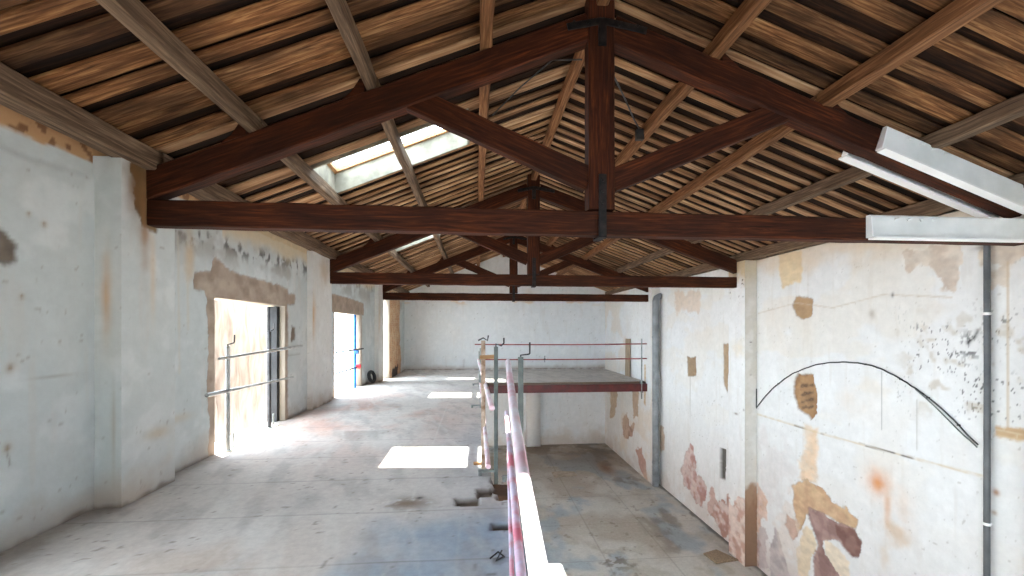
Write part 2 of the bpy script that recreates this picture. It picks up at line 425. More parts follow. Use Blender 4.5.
def paint_right(U,V,col,dep):
    base_plaster(U,V,col)
    P=lambda pts,c,**k:patch(col,dep,U,V,pts,c,**k)
    # damp foot of the wall
    put(col,(.74,.66,.60),sstep(.0,.9,(ZLOW+.9-V)+ (fbm(U*2,V*2,4)-.5)*1.6)*.45)
    # pale worn coats of older paint
    put(col,(.86,.80,.70),sstep(.52,.62,fbm(U*.8+30,V*1.5,5))*.22*sstep(-2.5,1.0,V))
    P([(13.71,2.87),(12.12,2.73),(12.0,2.43),(12.23,2.17),(13.64,2.26)],(.82,.72,.62),a=.6,jit=.25,js=4,soft=.08)
    P([(12.9,.79),(12.65,.74),(12.35,.82),(12.35,.21),(12.84,.15)],(.61,.52,.42),jit=.03,rec=.012)
    P([(10.92,1.24),(10.68,1.25),(10.72,-.07),(10.9,.13)],(.66,.56,.45),jit=.03,rec=.012)
    P([(11.09,-1.63),(10.8,-1.61),(10.83,-2.44),(11.09,-2.47)],(.40,.385,.36),jit=.01,soft=.01,rec=.09)
    P([(13.16,-2.46),(12.71,-1.94),(12.47,-2.0),(12.29,-2.41),(12.41,-2.69),(12.12,-2.84),(11.73,-2.96),(11.79,-3.36),(12.29,-3.72),(12.71,-3.42),(13.09,-3.41),(13.23,-2.97)],(.70,.545,.51),c2=(.80,.72,.69),jit=.2,js=3,rec=.006)
    P([(11.7,-3.2),(11.4,-2.9),(11.2,-3.2),(11.3,-3.7),(11.7,-3.8)],(.78,.67,.63),jit=.25,js=4)
    P([(11.52,-3.68),(11.27,-3.29),(10.97,-2.98),(10.79,-3.01),(10.56,-2.78),(10.3,-2.81),(9.5,-2.5),(9.5,-4.1),(10.6,-4.0),(11.27,-3.85)],(.70,.55,.50),c2=(.82,.75,.72),jit=.3,js=3.2,rec=.006)
    P([(15.2,-1.93),(14.55,-1.87),(14.55,-2.69),(14.88,-2.86),(15.13,-2.49)],(.80,.72,.64),jit=.08,rec=.006)
    streak(col,U,V,[(12.71,.17),(12.69,-1.22)],.012,(.6,.56,.5),.7)
    # front bay
    P([(8.81,3.3),(8.17,3.3),(8.12,2.87),(8.2,2.63),(8.69,2.57),(8.81,2.85)],(.86,.76,.58),a=.8,jit=.05,soft=.03)
    put(col,(.84,.74,.60),sstep(2.75,3.2,V+(fbm(U*2,V*2)-.5)*.7)*.5*(U<9.6)*(U>4))
    P([(8.3,2.34),(7.86,2.25),(7.9,1.9),(8.12,1.86),(8.3,1.93),(8.43,2.15)],(.66,.545,.42),jit=.03,rec=.008)
    # faint brick courses showing under a thin coat
    P([(8.27,.71),(7.86,.73),(7.77,.39),(7.8,-.02),(7.92,-.18),(8.0,-.11),(8.24,-.02),(8.38,.24),(8.37,.53)],(.66,.52,.38),c2=(.58,.45,.33),jit=.04,rec=.03)
    for i,(a,b) in enumerate(((.50,.50),(.33,.36),(.18,.21),(.05,.06))):
        streak(col,U,V,[(8.22-i*.015,a-.05),(7.90,b+.03)],.026,(.34,.28,.24),.8,.09)
    P([(8.09,-.30),(7.74,-.30),(7.76,-1.42),(8.22,-1.55),(8.20,-1.0),(8.05,-.8)],(.86,.73,.58),c2=(.84,.76,.66),a=.8,jit=.07,soft=.06)
    P([(8.43,-1.71),(8.13,-1.44),(7.85,-1.42),(7.56,-1.49),(7.36,-1.64),(7.1,-1.61),(6.88,-1.75),(6.93,-1.89),(7.29,-1.96),(7.64,-1.94),(7.96,-1.98),(8.13,-2.39),(8.28,-2.66),(8.6,-2.6),(8.56,-2.44),(8.31,-2.38),(8.4,-2.14),(8.37,-1.92)],(.79,.675,.54),c2=(.75,.62,.50),jit=.05,rec=.01)
    P([(8.62,-2.62),(8.58,-2.38),(8.36,-2.42),(8.28,-2.7),(8.4,-2.85)],(.70,.50,.40),jit=.04,rec=.01)
    P([(8.05,-2.33),(7.89,-2.38),(7.75,-2.63),(7.89,-2.91),(8.0,-3.6),(8.25,-3.5),(8.3,-3.0)],(.86,.80,.70),jit=.06)
    P([(7.59,-2.44),(7.32,-2.38),(7.03,-2.55),(7.0,-3.1),(7.19,-3.2),(7.55,-2.72)],(.88,.83,.75),jit=.05)
    P([(7.96,-1.98),(7.64,-1.94),(7.29,-1.96),(6.93,-1.93),(6.8,-2.07),(6.84,-2.36),(6.97,-2.45),(7.15,-2.37),(7.29,-2.32),(7.58,-2.41),(7.64,-2.59),(7.56,-2.71),(7.19,-2.98),(7.3,-3.5),(7.8,-3.5),(7.88,-2.97),(7.74,-2.64),(7.85,-2.39),(7.99,-2.19)],(.57,.46,.44),c2=(.66,.55,.52),jit=.045,rec=.012)
    P([(7.35,-2.02),(6.93,-1.96),(6.8,-2.1),(6.84,-2.36),(6.97,-2.43),(7.15,-2.35),(7.3,-2.2)],(.48,.36,.33),c2=(.55,.43,.40),jit=.04)
    P([(9.07,-4.3),(9.1,-3.39),(8.93,-2.83),(8.83,-2.9),(8.69,-3.27),(8.38,-3.81),(8.3,-4.3)],(.66,.62,.62),c2=(.74,.70,.69),jit=.05,a=.9)
    P([(9.51,-3.1),(9.23,-3.0),(9.19,-3.94),(9.5,-4.2)],(.72,.66,.65),jit=.12,a=.7)
    P([(9.56,-2.05),(9.33,-2.13),(9.16,-2.3),(9.2,-2.75),(9.4,-2.9),(9.56,-3.3)],(.80,.66,.56),c2=(.84,.74,.68),jit=.08,a=.9)
    P([(9.4,-.8),(8.5,-.9),(8.6,-2.3),(9.4,-2.2)],(.80,.765,.75),a=.4,jit=.5,js=3,soft=.15)
    P([(8.9,-2.6),(8.5,-1.9),(8.3,-3.0),(8.6,-3.6)],(.84,.79,.745),a=.5,jit=.3,js=4,soft=.08)
    spot(col,U,V,6.5,-.93,.16,.17,(.80,.46,.22),.95,.5);spot(col,U,V,6.5,-.93,.30,.34,(.86,.66,.48),.5,.5)
    spot(col,U,V,6.34,-1.3,.07,.36,(.82,.63,.46),.6);spot(col,U,V,6.2,-1.62,.24,.2,(.80,.68,.54),.65,1.2)
    spot(col,U,V,6.35,-2.1,.12,.25,(.82,.74,.64),.5,1.2);spot(col,U,V,6.05,-1.15,.14,.4,(.85,.76,.68),.45,.8)
    # black mould specks near the conduit
    reg=sstep(.0,.5,np.minimum(np.minimum(6.15-U,U-3.9)+.2,np.minimum(2.15-V,V-.15)))
    sp=sstep(.735,.77,fbm(U*38,V*24,2))*reg*sstep(.40,.62,fbm(U*1.6,V*1.6,3)+.08)
    put(col,(.30,.30,.30),sp*.85)
    put(col,(.70,.64,.54),sstep(.6,.75,fbm(U*5,V*5+11,3))*reg*.45)
    for q in ([(6.05,2.86),(5.69,2.88),(5.27,2.79),(5.3,2.54),(5.36,2.27),(5.49,2.25),(5.62,2.49),(6.0,2.6)],[(5.12,2.8),(4.6,2.75),(4.6,2.52),(5.01,2.54)],[(4.95,2.35),(4.8,2.4),(4.78,2.2),(4.93,2.18)]):
        P(q,(.76,.69,.62),c2=(.84,.79,.73),jit=.16,js=5,a=.85)
    spot(col,U,V,5.02,2.74,.12,.05,(.45,.38,.32),.8)
    streak(col,U,V,[(5.09,1.62),(5.14,1.52),(5.2,1.46)],.03,(.12,.12,.13),.95,.05)
    put(col,(.12,.12,.13),sstep(.62,.68,fbm(U*22,V*22,2))*np.exp(-(((U-5.17)/.14)**2+((V-1.42)/.18)**2)))
    streak(col,U,V,[(9.54,-.39),(7.46,-.39),(6.13,-.35),(5.02,-.31)],.014,(.80,.72,.58),.75,.02)
    put(col,(.32,.30,.27),np.exp(-(line_d(U,V,[(9.54,-.39),(7.46,-.39),(6.13,-.35),(5.02,-.31)])/.013)**2)*sstep(.62,.72,fbm(U*3.3,V*3,2)))
    streak(col,U,V,[(4.77,2.5),(4.77,.4)],.012,(.76,.68,.56),.8)
    streak(col,U,V,[(6.43,.94),(6.43,-.03)],.007,(.5,.5,.48),.7);streak(col,U,V,[(5.87,.56),(5.87,-.2)],.009,(.62,.6,.55),.6)
    P([(4.91,.38),(4.55,.42),(4.54,.27),(4.91,.25)],(.74,.62,.48),jit=.03,js=9,brick=True)
    spot(col,U,V,4.89,-.47,.045,.05,(.62,.42,.26),.9,.3);spot(col,U,V,4.91,-.74,.04,.035,(.66,.54,.4),.8,.3)
    streak(col,U,V,[(9.5,2.02),(8.3,2.20),(7.4,2.05),(6.4,2.22),(5.4,2.1)],.012,(.76,.70,.62),.55,.02)
    spot(col,U,V,7.0,.35,.35,.3,(.87,.80,.72),.35,1.);spot(col,U,V,6.6,1.9,.07,.1,(.6,.54,.47),.5,1.)
    spot(col,U,V,6.25,2.2,.03,.05,(.3,.28,.26),.8,.3)
def paint_right_far(U,V,col,dep):
    base_plaster(U,V,col)
    P=lambda pts,c,**k:patch(col,dep,U,V,pts,c,**k)
    put(col,(.70,.62,.55),sstep(.0,.9,(ZLOW+.7-V)+(fbm(U*2,V*2,4)-.5)*1.4)*.45)
    P([(19.57,-1.0),(18.85,-.6),(18.71,-1.69),(19.28,-2.63),(19.72,-2.63)],(.74,.66,.57),jit=.25,js=3,soft=.06)
    P([(18.18,-2.22),(17.44,-1.93),(17.2,-2.39),(16.64,-2.22),(16.75,-2.78),(17.8,-3.18)],(.62,.51,.45),c2=(.72,.6,.54),jit=.22,js=3)
    P([(17.0,-.4),(16.1,-.4),(16.22,-1.85),(16.7,-2.0)],(.72,.61,.50),jit=.15,js=4,a=.85)
    P([(16.5,-3.25),(15.91,-2.92),(15.5,-3.42),(15.3,-4.03),(15.7,-4.05),(16.01,-3.81)],(.74,.60,.55),jit=.15,js=4)
    P([(15.6,.3),(15.45,.3),(15.45,-1.3),(15.6,-1.2)],(.78,.68,.55),jit=.05)
    put(col,(.84,.76,.66),sstep(.5,.62,fbm(U*.9,V*.9+20,4))*.4)

def paint_left(U,V,col,dep):
    base_plaster(U,V,col,(.775,.80,.795),.25)  # cooler, darker plaster tone paints in the weak bluish light on this wall
    P=lambda pts,c,**k:patch(col,dep,U,V,pts,c,**k)
    z0=zfloor(U)
    dep-=.07*(U<4.18)
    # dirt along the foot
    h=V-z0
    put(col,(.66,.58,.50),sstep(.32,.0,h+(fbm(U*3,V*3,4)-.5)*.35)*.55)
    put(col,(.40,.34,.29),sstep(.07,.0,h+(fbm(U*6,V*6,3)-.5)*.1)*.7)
    # brick course under the wall plate, a rubbed lighter ledge below
    put(col,(.74,.58,.42),sstep(3.15,3.18,V+(fbm(U*7,V*7)-.5)*.06))
    dep-=.014*sstep(2.99,3.03,V+(fbm(U*2,V*2)-.5)*.08)*(U<4.2)
    put(col,(.45,.30,.2),sstep(3.16,3.19,V)*sstep(.50,.58,fbm(U*14,V*14,2))*.8)
    P([(3.2,2.38),(3.45,2.37),(3.50,2.29),(3.52,2.17),(3.47,2.14),(3.2,2.17)],(.50,.46,.41),c2=(.44,.40,.36),jit=.03,js=10,rec=.012)
    for (y,z,r) in ((3.47,1.36,.022),(3.45,.76,.02),(3.6,2.55,.012),(3.72,2.5,.015),(3.55,1.9,.012)):
        spot(col,U,V,y,z,r,r*1.3,(.40,.30,.22),.9,.3);spot(col,U,V,y,z,r*2.2,r*2.4,(.70,.62,.52),.5,.4)
    streak(col,U,V,[(3.45,.72),(3.47,.62)],.008,(.48,.44,.4),.6)
    streak(col,U,V,[(3.0,1.23),(4.15,1.27)],.006,(.62,.6,.57),.5)
    # mould band below the wall plate past the first truss
    t=np.exp(-((V-2.76-.03*(U-5))/.13)**2)*(U>4.9)*sstep(.52,.68,fbm(U*10,V*7,4))
    put(col,(.30,.29,.28),t*.85)
    put(col,(.62,.60,.57),np.exp(-((V-2.72)/.24)**2)*(U>4.9)*sstep(.45,.62,fbm(U*2.4,V*3+7,4))*.6)
    put(col,(.86,.78,.64),sstep(2.85,3.1,V+(fbm(U*2,V*2)-.5)*.3)*(U>6)*.8)
    spot(col,U,V,5.35,2.5,.10,.35,(.80,.70,.56),.7,.8)
    for y in (5.0,5.15,5.3,5.05):
        streak(col,U,V,[(y,2.7),(y+.02,1.0+random.random())],.02,(.80,.75,.66),.35,.03)
    spot(col,U,V,5.1,.62,.3,.06,(.78,.72,.62),.5,.6)
    # bare mortar round the first doorway
    mort=[(5.42,2.31),(5.44,2.35),(5.61,2.38),(5.75,2.40),(5.79,2.52),(5.86,2.61),(5.99,2.56),(6.15,2.47),(6.42,2.45),(6.84,2.44),(7.39,2.42),(7.99,2.38),(8.03,2.29),(8.29,2.29),(8.29,2.12),(8.0,2.09),(8.0,-.03),(5.71,-.03),(5.73,.41),(5.68,.87),(5.72,1.51),(5.67,2.02),(5.63,2.13),(5.42,2.14)]
    P(mort,(.62,.55,.49),c2=(.69,.625,.56),jit=.03,js=9,rec=.012)
    P([(8.14,1.71),(8.29,1.67),(8.29,1.44),(8.12,1.41)],(.52,.46,.40),jit=.03,js=9,rec=.012)
    streak(col,U,V,[(8.0,1.17),(8.5,1.17)],.012,(.55,.52,.48),.6)
    # lintel of the second doorway
    P([(10.35,2.49),(11.96,2.48),(13.2,2.43),(13.2,2.07),(10.35,2.06)],(.66,.585,.52),c2=(.60,.53,.47),jit=.02,js=9,rec=.01)
    P([(10.40,2.1),(10.55,2.1),(10.55,-.1),(10.42,-.1)],(.64,.57,.50),jit=.02,a=.8)
    P([(12.88,2.1),(13.0,2.1),(13.0,-.2),(12.88,-.2)],(.72,.66,.60),jit=.03,a=.8)
    spot(col,U,V,9.6,.12,.5,.1,(.6,.5,.42),.5)
    # broken masonry beyond the last pier
    P([(17.05,3.2),(19.3,3.2),(19.25,2.0),(19.4,.9),(19.6,.3),(19.5,-.4),(17.05,-.4)],(.74,.56,.42),c2=(.80,.66,.52),jit=.15,js=3,rec=.012,brick=True)
    P([(17.6,0.0),(18.9,0.1),(18.8,-.4),(17.5,-.4)],(.25,.2,.17),jit=.1)
def paint_pier(tone,stain=None,foot=True,polys=()):
    def f(U,V,col,dep):
        base_plaster(U,V,col,tone,.4)
        if foot:
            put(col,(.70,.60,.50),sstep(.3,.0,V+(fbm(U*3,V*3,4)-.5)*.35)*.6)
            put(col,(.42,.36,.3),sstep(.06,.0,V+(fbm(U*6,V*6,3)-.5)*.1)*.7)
        for p,c in polys:patch(col,dep,U,V,p,c,c2=(.36,.29,.2),jit=.04,js=12,rec=.012)
        if stain:
            for (u,v,ru,rv,c,a) in stain:spot(col,U,V,u,v,ru,rv,c,a,.6)
    return f
TH=.34
D1=(5.85,7.91,-.5,2.07);D2=(10.52,12.9,-.5,2.06);OP=(15.62,17.1,-.6,2.85)
S=Skins()
pins=(5.85,7.91,10.52,12.9,15.62,17.1)
us=steps(2.4,YB,.0026,.014,.06,pins=pins)
vs=lins(-.5,3.40,.024,pins=(2.07,))
vs=np.array(sorted(set(list(vs))))
i=np.argmin(np.abs(vs-2.85));vs[i]=2.85
h=[(D1[0],D1[1],-1,2.07),(D2[0],D2[1],-1,2.07),(OP[0],OP[1],-1,2.85)]
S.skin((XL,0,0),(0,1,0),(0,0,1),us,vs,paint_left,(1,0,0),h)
g=(.70,.66,.60)
def wl(y0,y1,z0=-.6,z1=3.3,x1=XL-.02):
    S.box((XL-TH,y0,z0),(x1,y1,z1 if z1<3 else 3.34),g)
    if z1>3:S.box((XL-TH-.1,y0,3.2),(XL-.12,y1,3.42),g)
wl(-3.3,.3);wl(.3,2.4,2.07);wl(2.4,4.2,x1=XL-.09);wl(4.2,D1[0]);wl(D1[0],D1[1],2.07);wl(D1[1],D2[0]);wl(D2[0],D2[1],2.07);wl(D2[1],OP[0]);wl(OP[0],OP[1],2.85);wl(OP[1],YB+.4)  # the doorway beside the camera is unseen, added for daylight
S.box((XL-.02,-3.3,-.1),(XL,.3,3.26),WHITE);S.box((XL-.02,.3,2.07),(XL,2.4,3.26),WHITE)
# lower storey of the same wall, with unseen openings added for daylight
for (y0,y1,z0,z1) in ((-3.6,1.0,ZLOW-.1,-.5),(1.0,2.6,-1.95,-.5),(2.6,6.0,ZLOW-.1,-.5),(6.0,7.8,-1.95,-.5),(7.8,11.2,ZLOW-.1,-.5),(11.2,13.0,-1.95,-.5),(13.0,16.2,ZLOW-.1,-.5),(16.2,18.2,-1.95,-.5),(18.2,YB+.4,ZLOW-.1,-.5)):
    S.box((XL-TH,y0,z0),(XL,y1,z1),WHITE)
# piers under the trusses: face, flanks
def pier_l(y0,y1,x,tone,stain=None,polys=()):
    f=paint_pier(tone,stain,True,polys)
    a=float(zfloor((y0+y1)/2))
    uu=steps(y0,y1,.003,.016);vv=lins(0,3.24-a,.024)
    S.skin((x,0,a),(0,1,0),(0,0,1),uu,vv,f,(1,0,0))
    xs=lins(XL-.11,x,.022)
    S.skin((0,y0,a),(1,0,0),(0,0,1),xs,vv,f,(0,-1,0))
    S.skin((0,y1,a),(1,0,0),(0,0,1),xs,vv,f,(0,1,0))
OR=(.80,.60,.38)
pier_l(4.17,4.86,XPL,(.785,.805,.795),[(-3.39,1.95,.05,.42,OR,.7),(4.45,2.72,.08,.6,(.62,.46,.3),.8),(4.32,3.1,.14,.4,(.5,.36,.22),.9),(4.55,2.2,.05,.5,(.83,.74,.62),.6),(4.6,.58,.2,.07,(.78,.70,.58),.6),(-3.33,.7,.02,.5,(.62,.55,.42),.4)],[([(4.27,3.3),(4.6,3.3),(4.6,2.64),(4.42,2.66),(4.36,2.8),(4.33,3.0)],(.50,.39,.25))])  # pier tone carries the same painted-in cool light as the wall
pier_l(8.85,9.98,XPL-.05,(.86,.85,.83),[(8.9,1.9,.12,.5,(.82,.66,.47),.75),(9.5,2.9,.3,.4,(.75,.65,.52),.6)])
pier_l(14.55,15.36,XPL-.03,(.86,.85,.83),[(14.7,2.2,.2,.6,(.82,.72,.58),.5)])
S.box((XL-TH,-3.6,-.6),(.37,-3.3,5.6),g);S.box((.37,-3.6,ZLOW-.2),(1.8,-3.3,5.6),g);S.box((4.6,-3.6,ZLOW-.2),(XR+.4,-3.3,5.6),g);S.box((1.8,-3.6,ZLOW-.2),(4.6,-3.3,.4),g);S.box((1.8,-3.6,2.1),(4.6,-3.3,5.6),g)  # end wall behind the camera, its window added for daylight
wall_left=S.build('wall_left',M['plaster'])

S=Skins()
us=steps(4.3,14.92,.0026,.014,.06);vs=lins(ZLOW,3.3,.024)
S.skin((XR,0,0),(0,1,0),(0,0,1),us,vs,paint_right,(-1,0,0))
us=steps(14.9,YB,.0028,.016,.07)
S.skin((XPR,0,0),(0,1,0),(0,0,1),us,vs,paint_right_far,(-1,0,0))
S.box((XR+.13,3.6,ZLOW-.2),(XR+.4,YB+.4,3.35),g);S.box((XR+.13,-3.4,ZLOW-.2),(XR+.4,-.4,3.35),g);S.box((XR+.13,-.4,-1.2),(XR+.4,3.6,3.35),g)  # low opening near the camera, unseen, added to light the lower floor
S.box((XR-.01,3.6,ZLOW),(XR+.13,4.3,3.3),WHITE);S.box((XR-.01,-3.3,ZLOW),(XR+.13,-.4,3.3),WHITE);S.box((XR-.01,-.4,-1.2),(XR+.13,3.6,3.3),WHITE)
def pface(y0,y1,x0,x1):
    def f(U,V,col,dep):
        base_plaster(U,V,col)
        patch(col,dep,U,V,[(10.3,-2.75),(9.9,-2.55),(9.4,-2.4),(9.4,-4.1),(10.3,-4.1)],(.74,.60,.54),c2=(.85,.78,.74),jit=.25,js=4)
        put(col,(.80,.69,.50),sstep(2.5,3.1,V+(fbm(U*4,V*4)-.5)*.8)*.8)
        put(col,(.35,.28,.22),sstep(.72,.78,fbm(U*14,V*14,2))*sstep(2.3,2.6,V)*(V<2.85))
        spot(col,U,V,9.9,-.45,.09,.03,(.45,.38,.3),.8);spot(col,U,V,9.6,-.3,.03,.03,(.4,.35,.3),.7)
        spot(col,U,V,9.8,1.2,.3,.25,(.86,.80,.68),.5,1.)
    vv=lins(ZLOW,3.3,.024)
    S.skin((x0,0,0),(0,1,0),(0,0,1),steps(y0,y1,.0026,.016),vv,f,(-1,0,0))
    def f2(U,V,col,dep):
        base_plaster(U,V,col,(.80,.78,.74))
        put(col,(.62,.50,.40),sstep(-2.05,-2.2,V+(fbm(U*5,V*5)-.5)*.3)*.95)
        put(col,(.50,.37,.29),sstep(-2.2,-2.6,V+(fbm(U*6,V*3)-.5)*.8)*.6)
        put(col,(.74,.66,.50),sstep(2.6,3.1,V)*.6)
        for z in (1.33,.55):spot(col,U,V,6.57,z,.03,.015,(.3,.27,.24),.9,.2)
    S.skin((0,y0,0),(1,0,0),(0,0,1),lins(x0,x1,.025),vv,f2,(0,-1,0))
    S.skin((0,y1,0),(1,0,0),(0,0,1),lins(x0,x1,.05),vv,f2,(0,1,0))
pface(9.55,10.2,XPR,XR+.01)
pface(3.9,4.36,XPR,XR+.01)
S.skin((0,14.9,0),(1,0,0),(0,0,1),lins(XPR,XR+.01,.05),lins(ZLOW,3.3,.06),lambda U,V,c,d:base_plaster(U,V,c,(.84,.83,.80)),(0,-1,0))
wall_right=S.build('wall_right',M['plaster'])

# end wall, with the gable above the eaves
S=Skins()
def paint_back(U,V,col,dep):
    base_plaster(U,V,col,(.86,.87,.87),.2)
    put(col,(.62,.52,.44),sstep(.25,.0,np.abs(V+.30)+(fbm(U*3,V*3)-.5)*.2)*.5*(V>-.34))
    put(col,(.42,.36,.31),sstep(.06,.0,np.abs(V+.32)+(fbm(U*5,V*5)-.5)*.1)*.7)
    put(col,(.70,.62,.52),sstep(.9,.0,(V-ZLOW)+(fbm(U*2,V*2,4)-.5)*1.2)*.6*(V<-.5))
    streak(col,U,V,[(-.6,-.34),(-.58,.15)],.04,(.62,.6,.58),.4,.05)
    put(col,(.84,.74,.60),np.exp(-((V-2.95)/.1)**2)*sstep(.6,.7,fbm(U*1.5,V*6,3))*.8)
    spot(col,U,V,2.6,3.3,.3,.4,(.84,.78,.7),.5)
vsb=np.concatenate([lins(ZLOW,3.2,.05),lins(3.25,5.3,.05)])
usb=lins(XL-.1,XR+.05,.05)
nu=len(usb)
S.skin((0,YB,0),(1,0,0),(0,0,1),usb,lins(ZLOW-.1,5.45,.05),paint_back,(0,-1,0))
S.box((XL-.4,YB+.03,ZLOW-.3),(XR+.4,YB+.4,3.3),g)
# wide pilaster below the platform
S.box((2.44,YB-.32,ZLOW-.05),(3.12,YB+.05,-.62),(.86,.85,.83))
# wall that carries the edge of the upper floor
wall_back=S.build('wall_back',M['plaster'])
# trim the end wall's gable to the roof line
import bmesh
bm=bmesh.new();bm.from_mesh(wall_back.data)
kill=[v for v in bm.verts if v.co.z>min(4.84+.412*v.co.x,5.90-.362*v.co.x)+.06 and v.co.y<YB+.02]
bmesh.ops.delete(bm,geom=kill,context='VERTS');bm.to_mesh(wall_back.data);bm.free()

# ------------------------------------------------------------------ floors
def paint_floor(U,V,col,dep):
    n=fbm(U*.5,V*.5,5);n2=fbm(U*2.2+7,V*2.2,5);n3=fbm(U*9,V*9,4)
    col[...]=np.array(lin((.755,.725,.695)))
    put(col,(.79,.76,.73),sstep(.45,.7,n2)*.7)
    put(col,(.66,.65,.635),sstep(.5,.72,n)*.5*(V<15.4))
    # reddish brick dust near the doors, with reddish door light painted in
    a=np.exp(-(((U+1.9)/1.5)**2+((V-8.2)/2.4)**2));put(col,(.72,.54,.46),a*.95*sstep(.25,.65,fbm(U*1.6,V*1.1,4)))
    # bluish floor: partly its own colour, partly blue sky light painted in
    b=sstep(-1.15,-.75,U+(fbm(U*2+3,V*1.5,4)-.5)*.5)*sstep(4.1,3.5,V+(fbm(U*2,V*2+5,4)-.5)*.7);put(col,(.52,.59,.655),b*(.35+.5*sstep(.3,.65,fbm(U*2.3+3,V*1.4,5))))
    put(col,(.60,.57,.545),sstep(.46,.72,fbm(U*6+V*1.5,V*2.6-U*.6,5))*.45)
    put(col,(.50,.475,.45),sstep(.60,.78,fbm(U*1.3+V*.5+21,V*.5-U*.3,5))*.5*(V<7))
    put(col,(.56,.60,.64),np.exp(-(((U-.0)/.5)**2+((V-5.5)/2)**2))*.35)
    put(col,(.66,.58,.51),np.exp(-(((U+1.9)/.9)**2+((V-3.1)/.6)**2))*.6*sstep(.3,.6,n2))
    # swept streaks
    put(col,(.58,.565,.55),sstep(.58,.78,fbm(U*2.5+V*1.2,V*.8-U*.4,4))*.28)
    put(col,(.80,.78,.75),sstep(.60,.75,fbm(U*5+V*1.4+9,V*.9-U*.5,4))*.35)
    # joints of the screed
    for y in (3.03,3.87,4.72,5.57,6.4,7.3,8.2,9.1):
        put(col,(.42,.40,.38),np.exp(-((V-y-(fbm(U*.8,V*0,2)-.5)*.03)/.008)**2)*(.3+.35*vnoise(U*1.5,V*0+y)))
    for x in (-2.5,-1.9,-1.25,-.62,-.13):
        put(col,(.78,.76,.73),np.exp(-((U-x)/.007)**2)*.3*(vnoise(V*1.2,U*0+x)>.4))
    # crumbs and dirt; last, a darker band along the doorway wall
    put(col,(.46,.38,.30),np.exp(-(((U+.66)/.22)**2+((V-4.05)/.13)**2))*sstep(.45,.55,fbm(U*11,V*11,3))*.9)
    spot(col,U,V,-.55,4.17,.035,.03,(.16,.12,.1),.95,.4)
    put(col,(.36,.32,.28),sstep(.82,.86,fbm(U*17,V*17,2))*.5)
    put(col,(.33,.31,.29),np.exp(-(((U-.05)/.16)**2+((V-3.05)/.16)**2))*sstep(.55,.64,fbm(U*14,V*9,2))*.8)
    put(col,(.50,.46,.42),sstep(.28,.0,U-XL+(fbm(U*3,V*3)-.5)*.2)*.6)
    # sockets of removed joists and the broken corner at the floor's edge
    for q in ([(-.2,4.13),(.02,4.12),(.02,3.94),(-.19,3.95)],[(.01,4.37),(.17,4.36),(.16,4.14),(.01,4.14)],[(.14,3.57),(.34,3.57),(.34,3.44),(.13,3.45)],):
        patch(col,dep,U,V,q,(.36,.31,.27),c2=(.42,.37,.32),jit=.008,soft=.008,rec=.06)
    patch(col,dep,U,V,[(.17,4.66),(.40,4.66),(.40,4.05),(.22,4.06),(.16,4.36)],(.46,.34,.23),c2=(.33,.24,.17),jit=.04,js=12,rec=.07)
S=Skins()
zf=lambda x,y:zfloor(y)
S.skin((0,0,0),(1,0,0),(0,1,0),lins(XL-.36,.17,.022),steps(2.3,YB+.05,.0028,.014,.06),paint_floor,(0,0,1),zf=zf,und=.006)
S.skin((0,0,0),(1,0,0),(0,1,0),lins(.17,.37,.02),steps(2.3,4.63,.0028,.014,.06),paint_floor,(0,0,1),und=.006)
S.skin((0,0,0),(1,0,0),(0,1,0),lins(.17,XR,.05),steps(15.45,YB+.05,.003,.03,.06),paint_floor,(0,0,1),zf=lambda x,y:x*0-.34,und=.006)
sc=(.50,.43,.36)
def slab(x0,x1,y0,y1,t=.3,d=.02,flat=False):
    a=float(zfloor(y0))-d;b=float(zfloor(y1))-d
    if flat:a=b=-.34-d
    S.hexa([(x0,y0,a-t),(x1,y0,a-t),(x1,y1,b-t),(x0,y1,b-t),(x0,y0,a),(x1,y0,a),(x1,y1,b),(x0,y1,b)],sc)
slab(XL-.36,.17,-3.6,10.3,.3,.16);slab(.17,.37,-3.6,4.05,.3,.16);slab(XL-.36,.17,10.3,13.5);slab(XL-.36,.17,13.5,15.2);slab(XL-.36,.17,15.2,17.5);slab(XL-.36,.17,17.5,YB+.1);slab(.17,XR,15.45,YB+.1,.28,.02,True)
S.box((.15,-3.6,-.2),(.172,3.4,-.004),sc);S.box((.35,-3.6,-.2),(.372,4.05,-.012),sc);S.box((.148,4.7,-.2),(.171,10.3,-.008),sc)
S.box((XL-.3,-3.6,-.1),(.17,2.3,-.001),(.62,.60,.57));S.box((.17,-3.6,-.1),(.37,2.3,-.001),(.62,.60,.57))
floor_up=S.build('floor',M['concrete'])

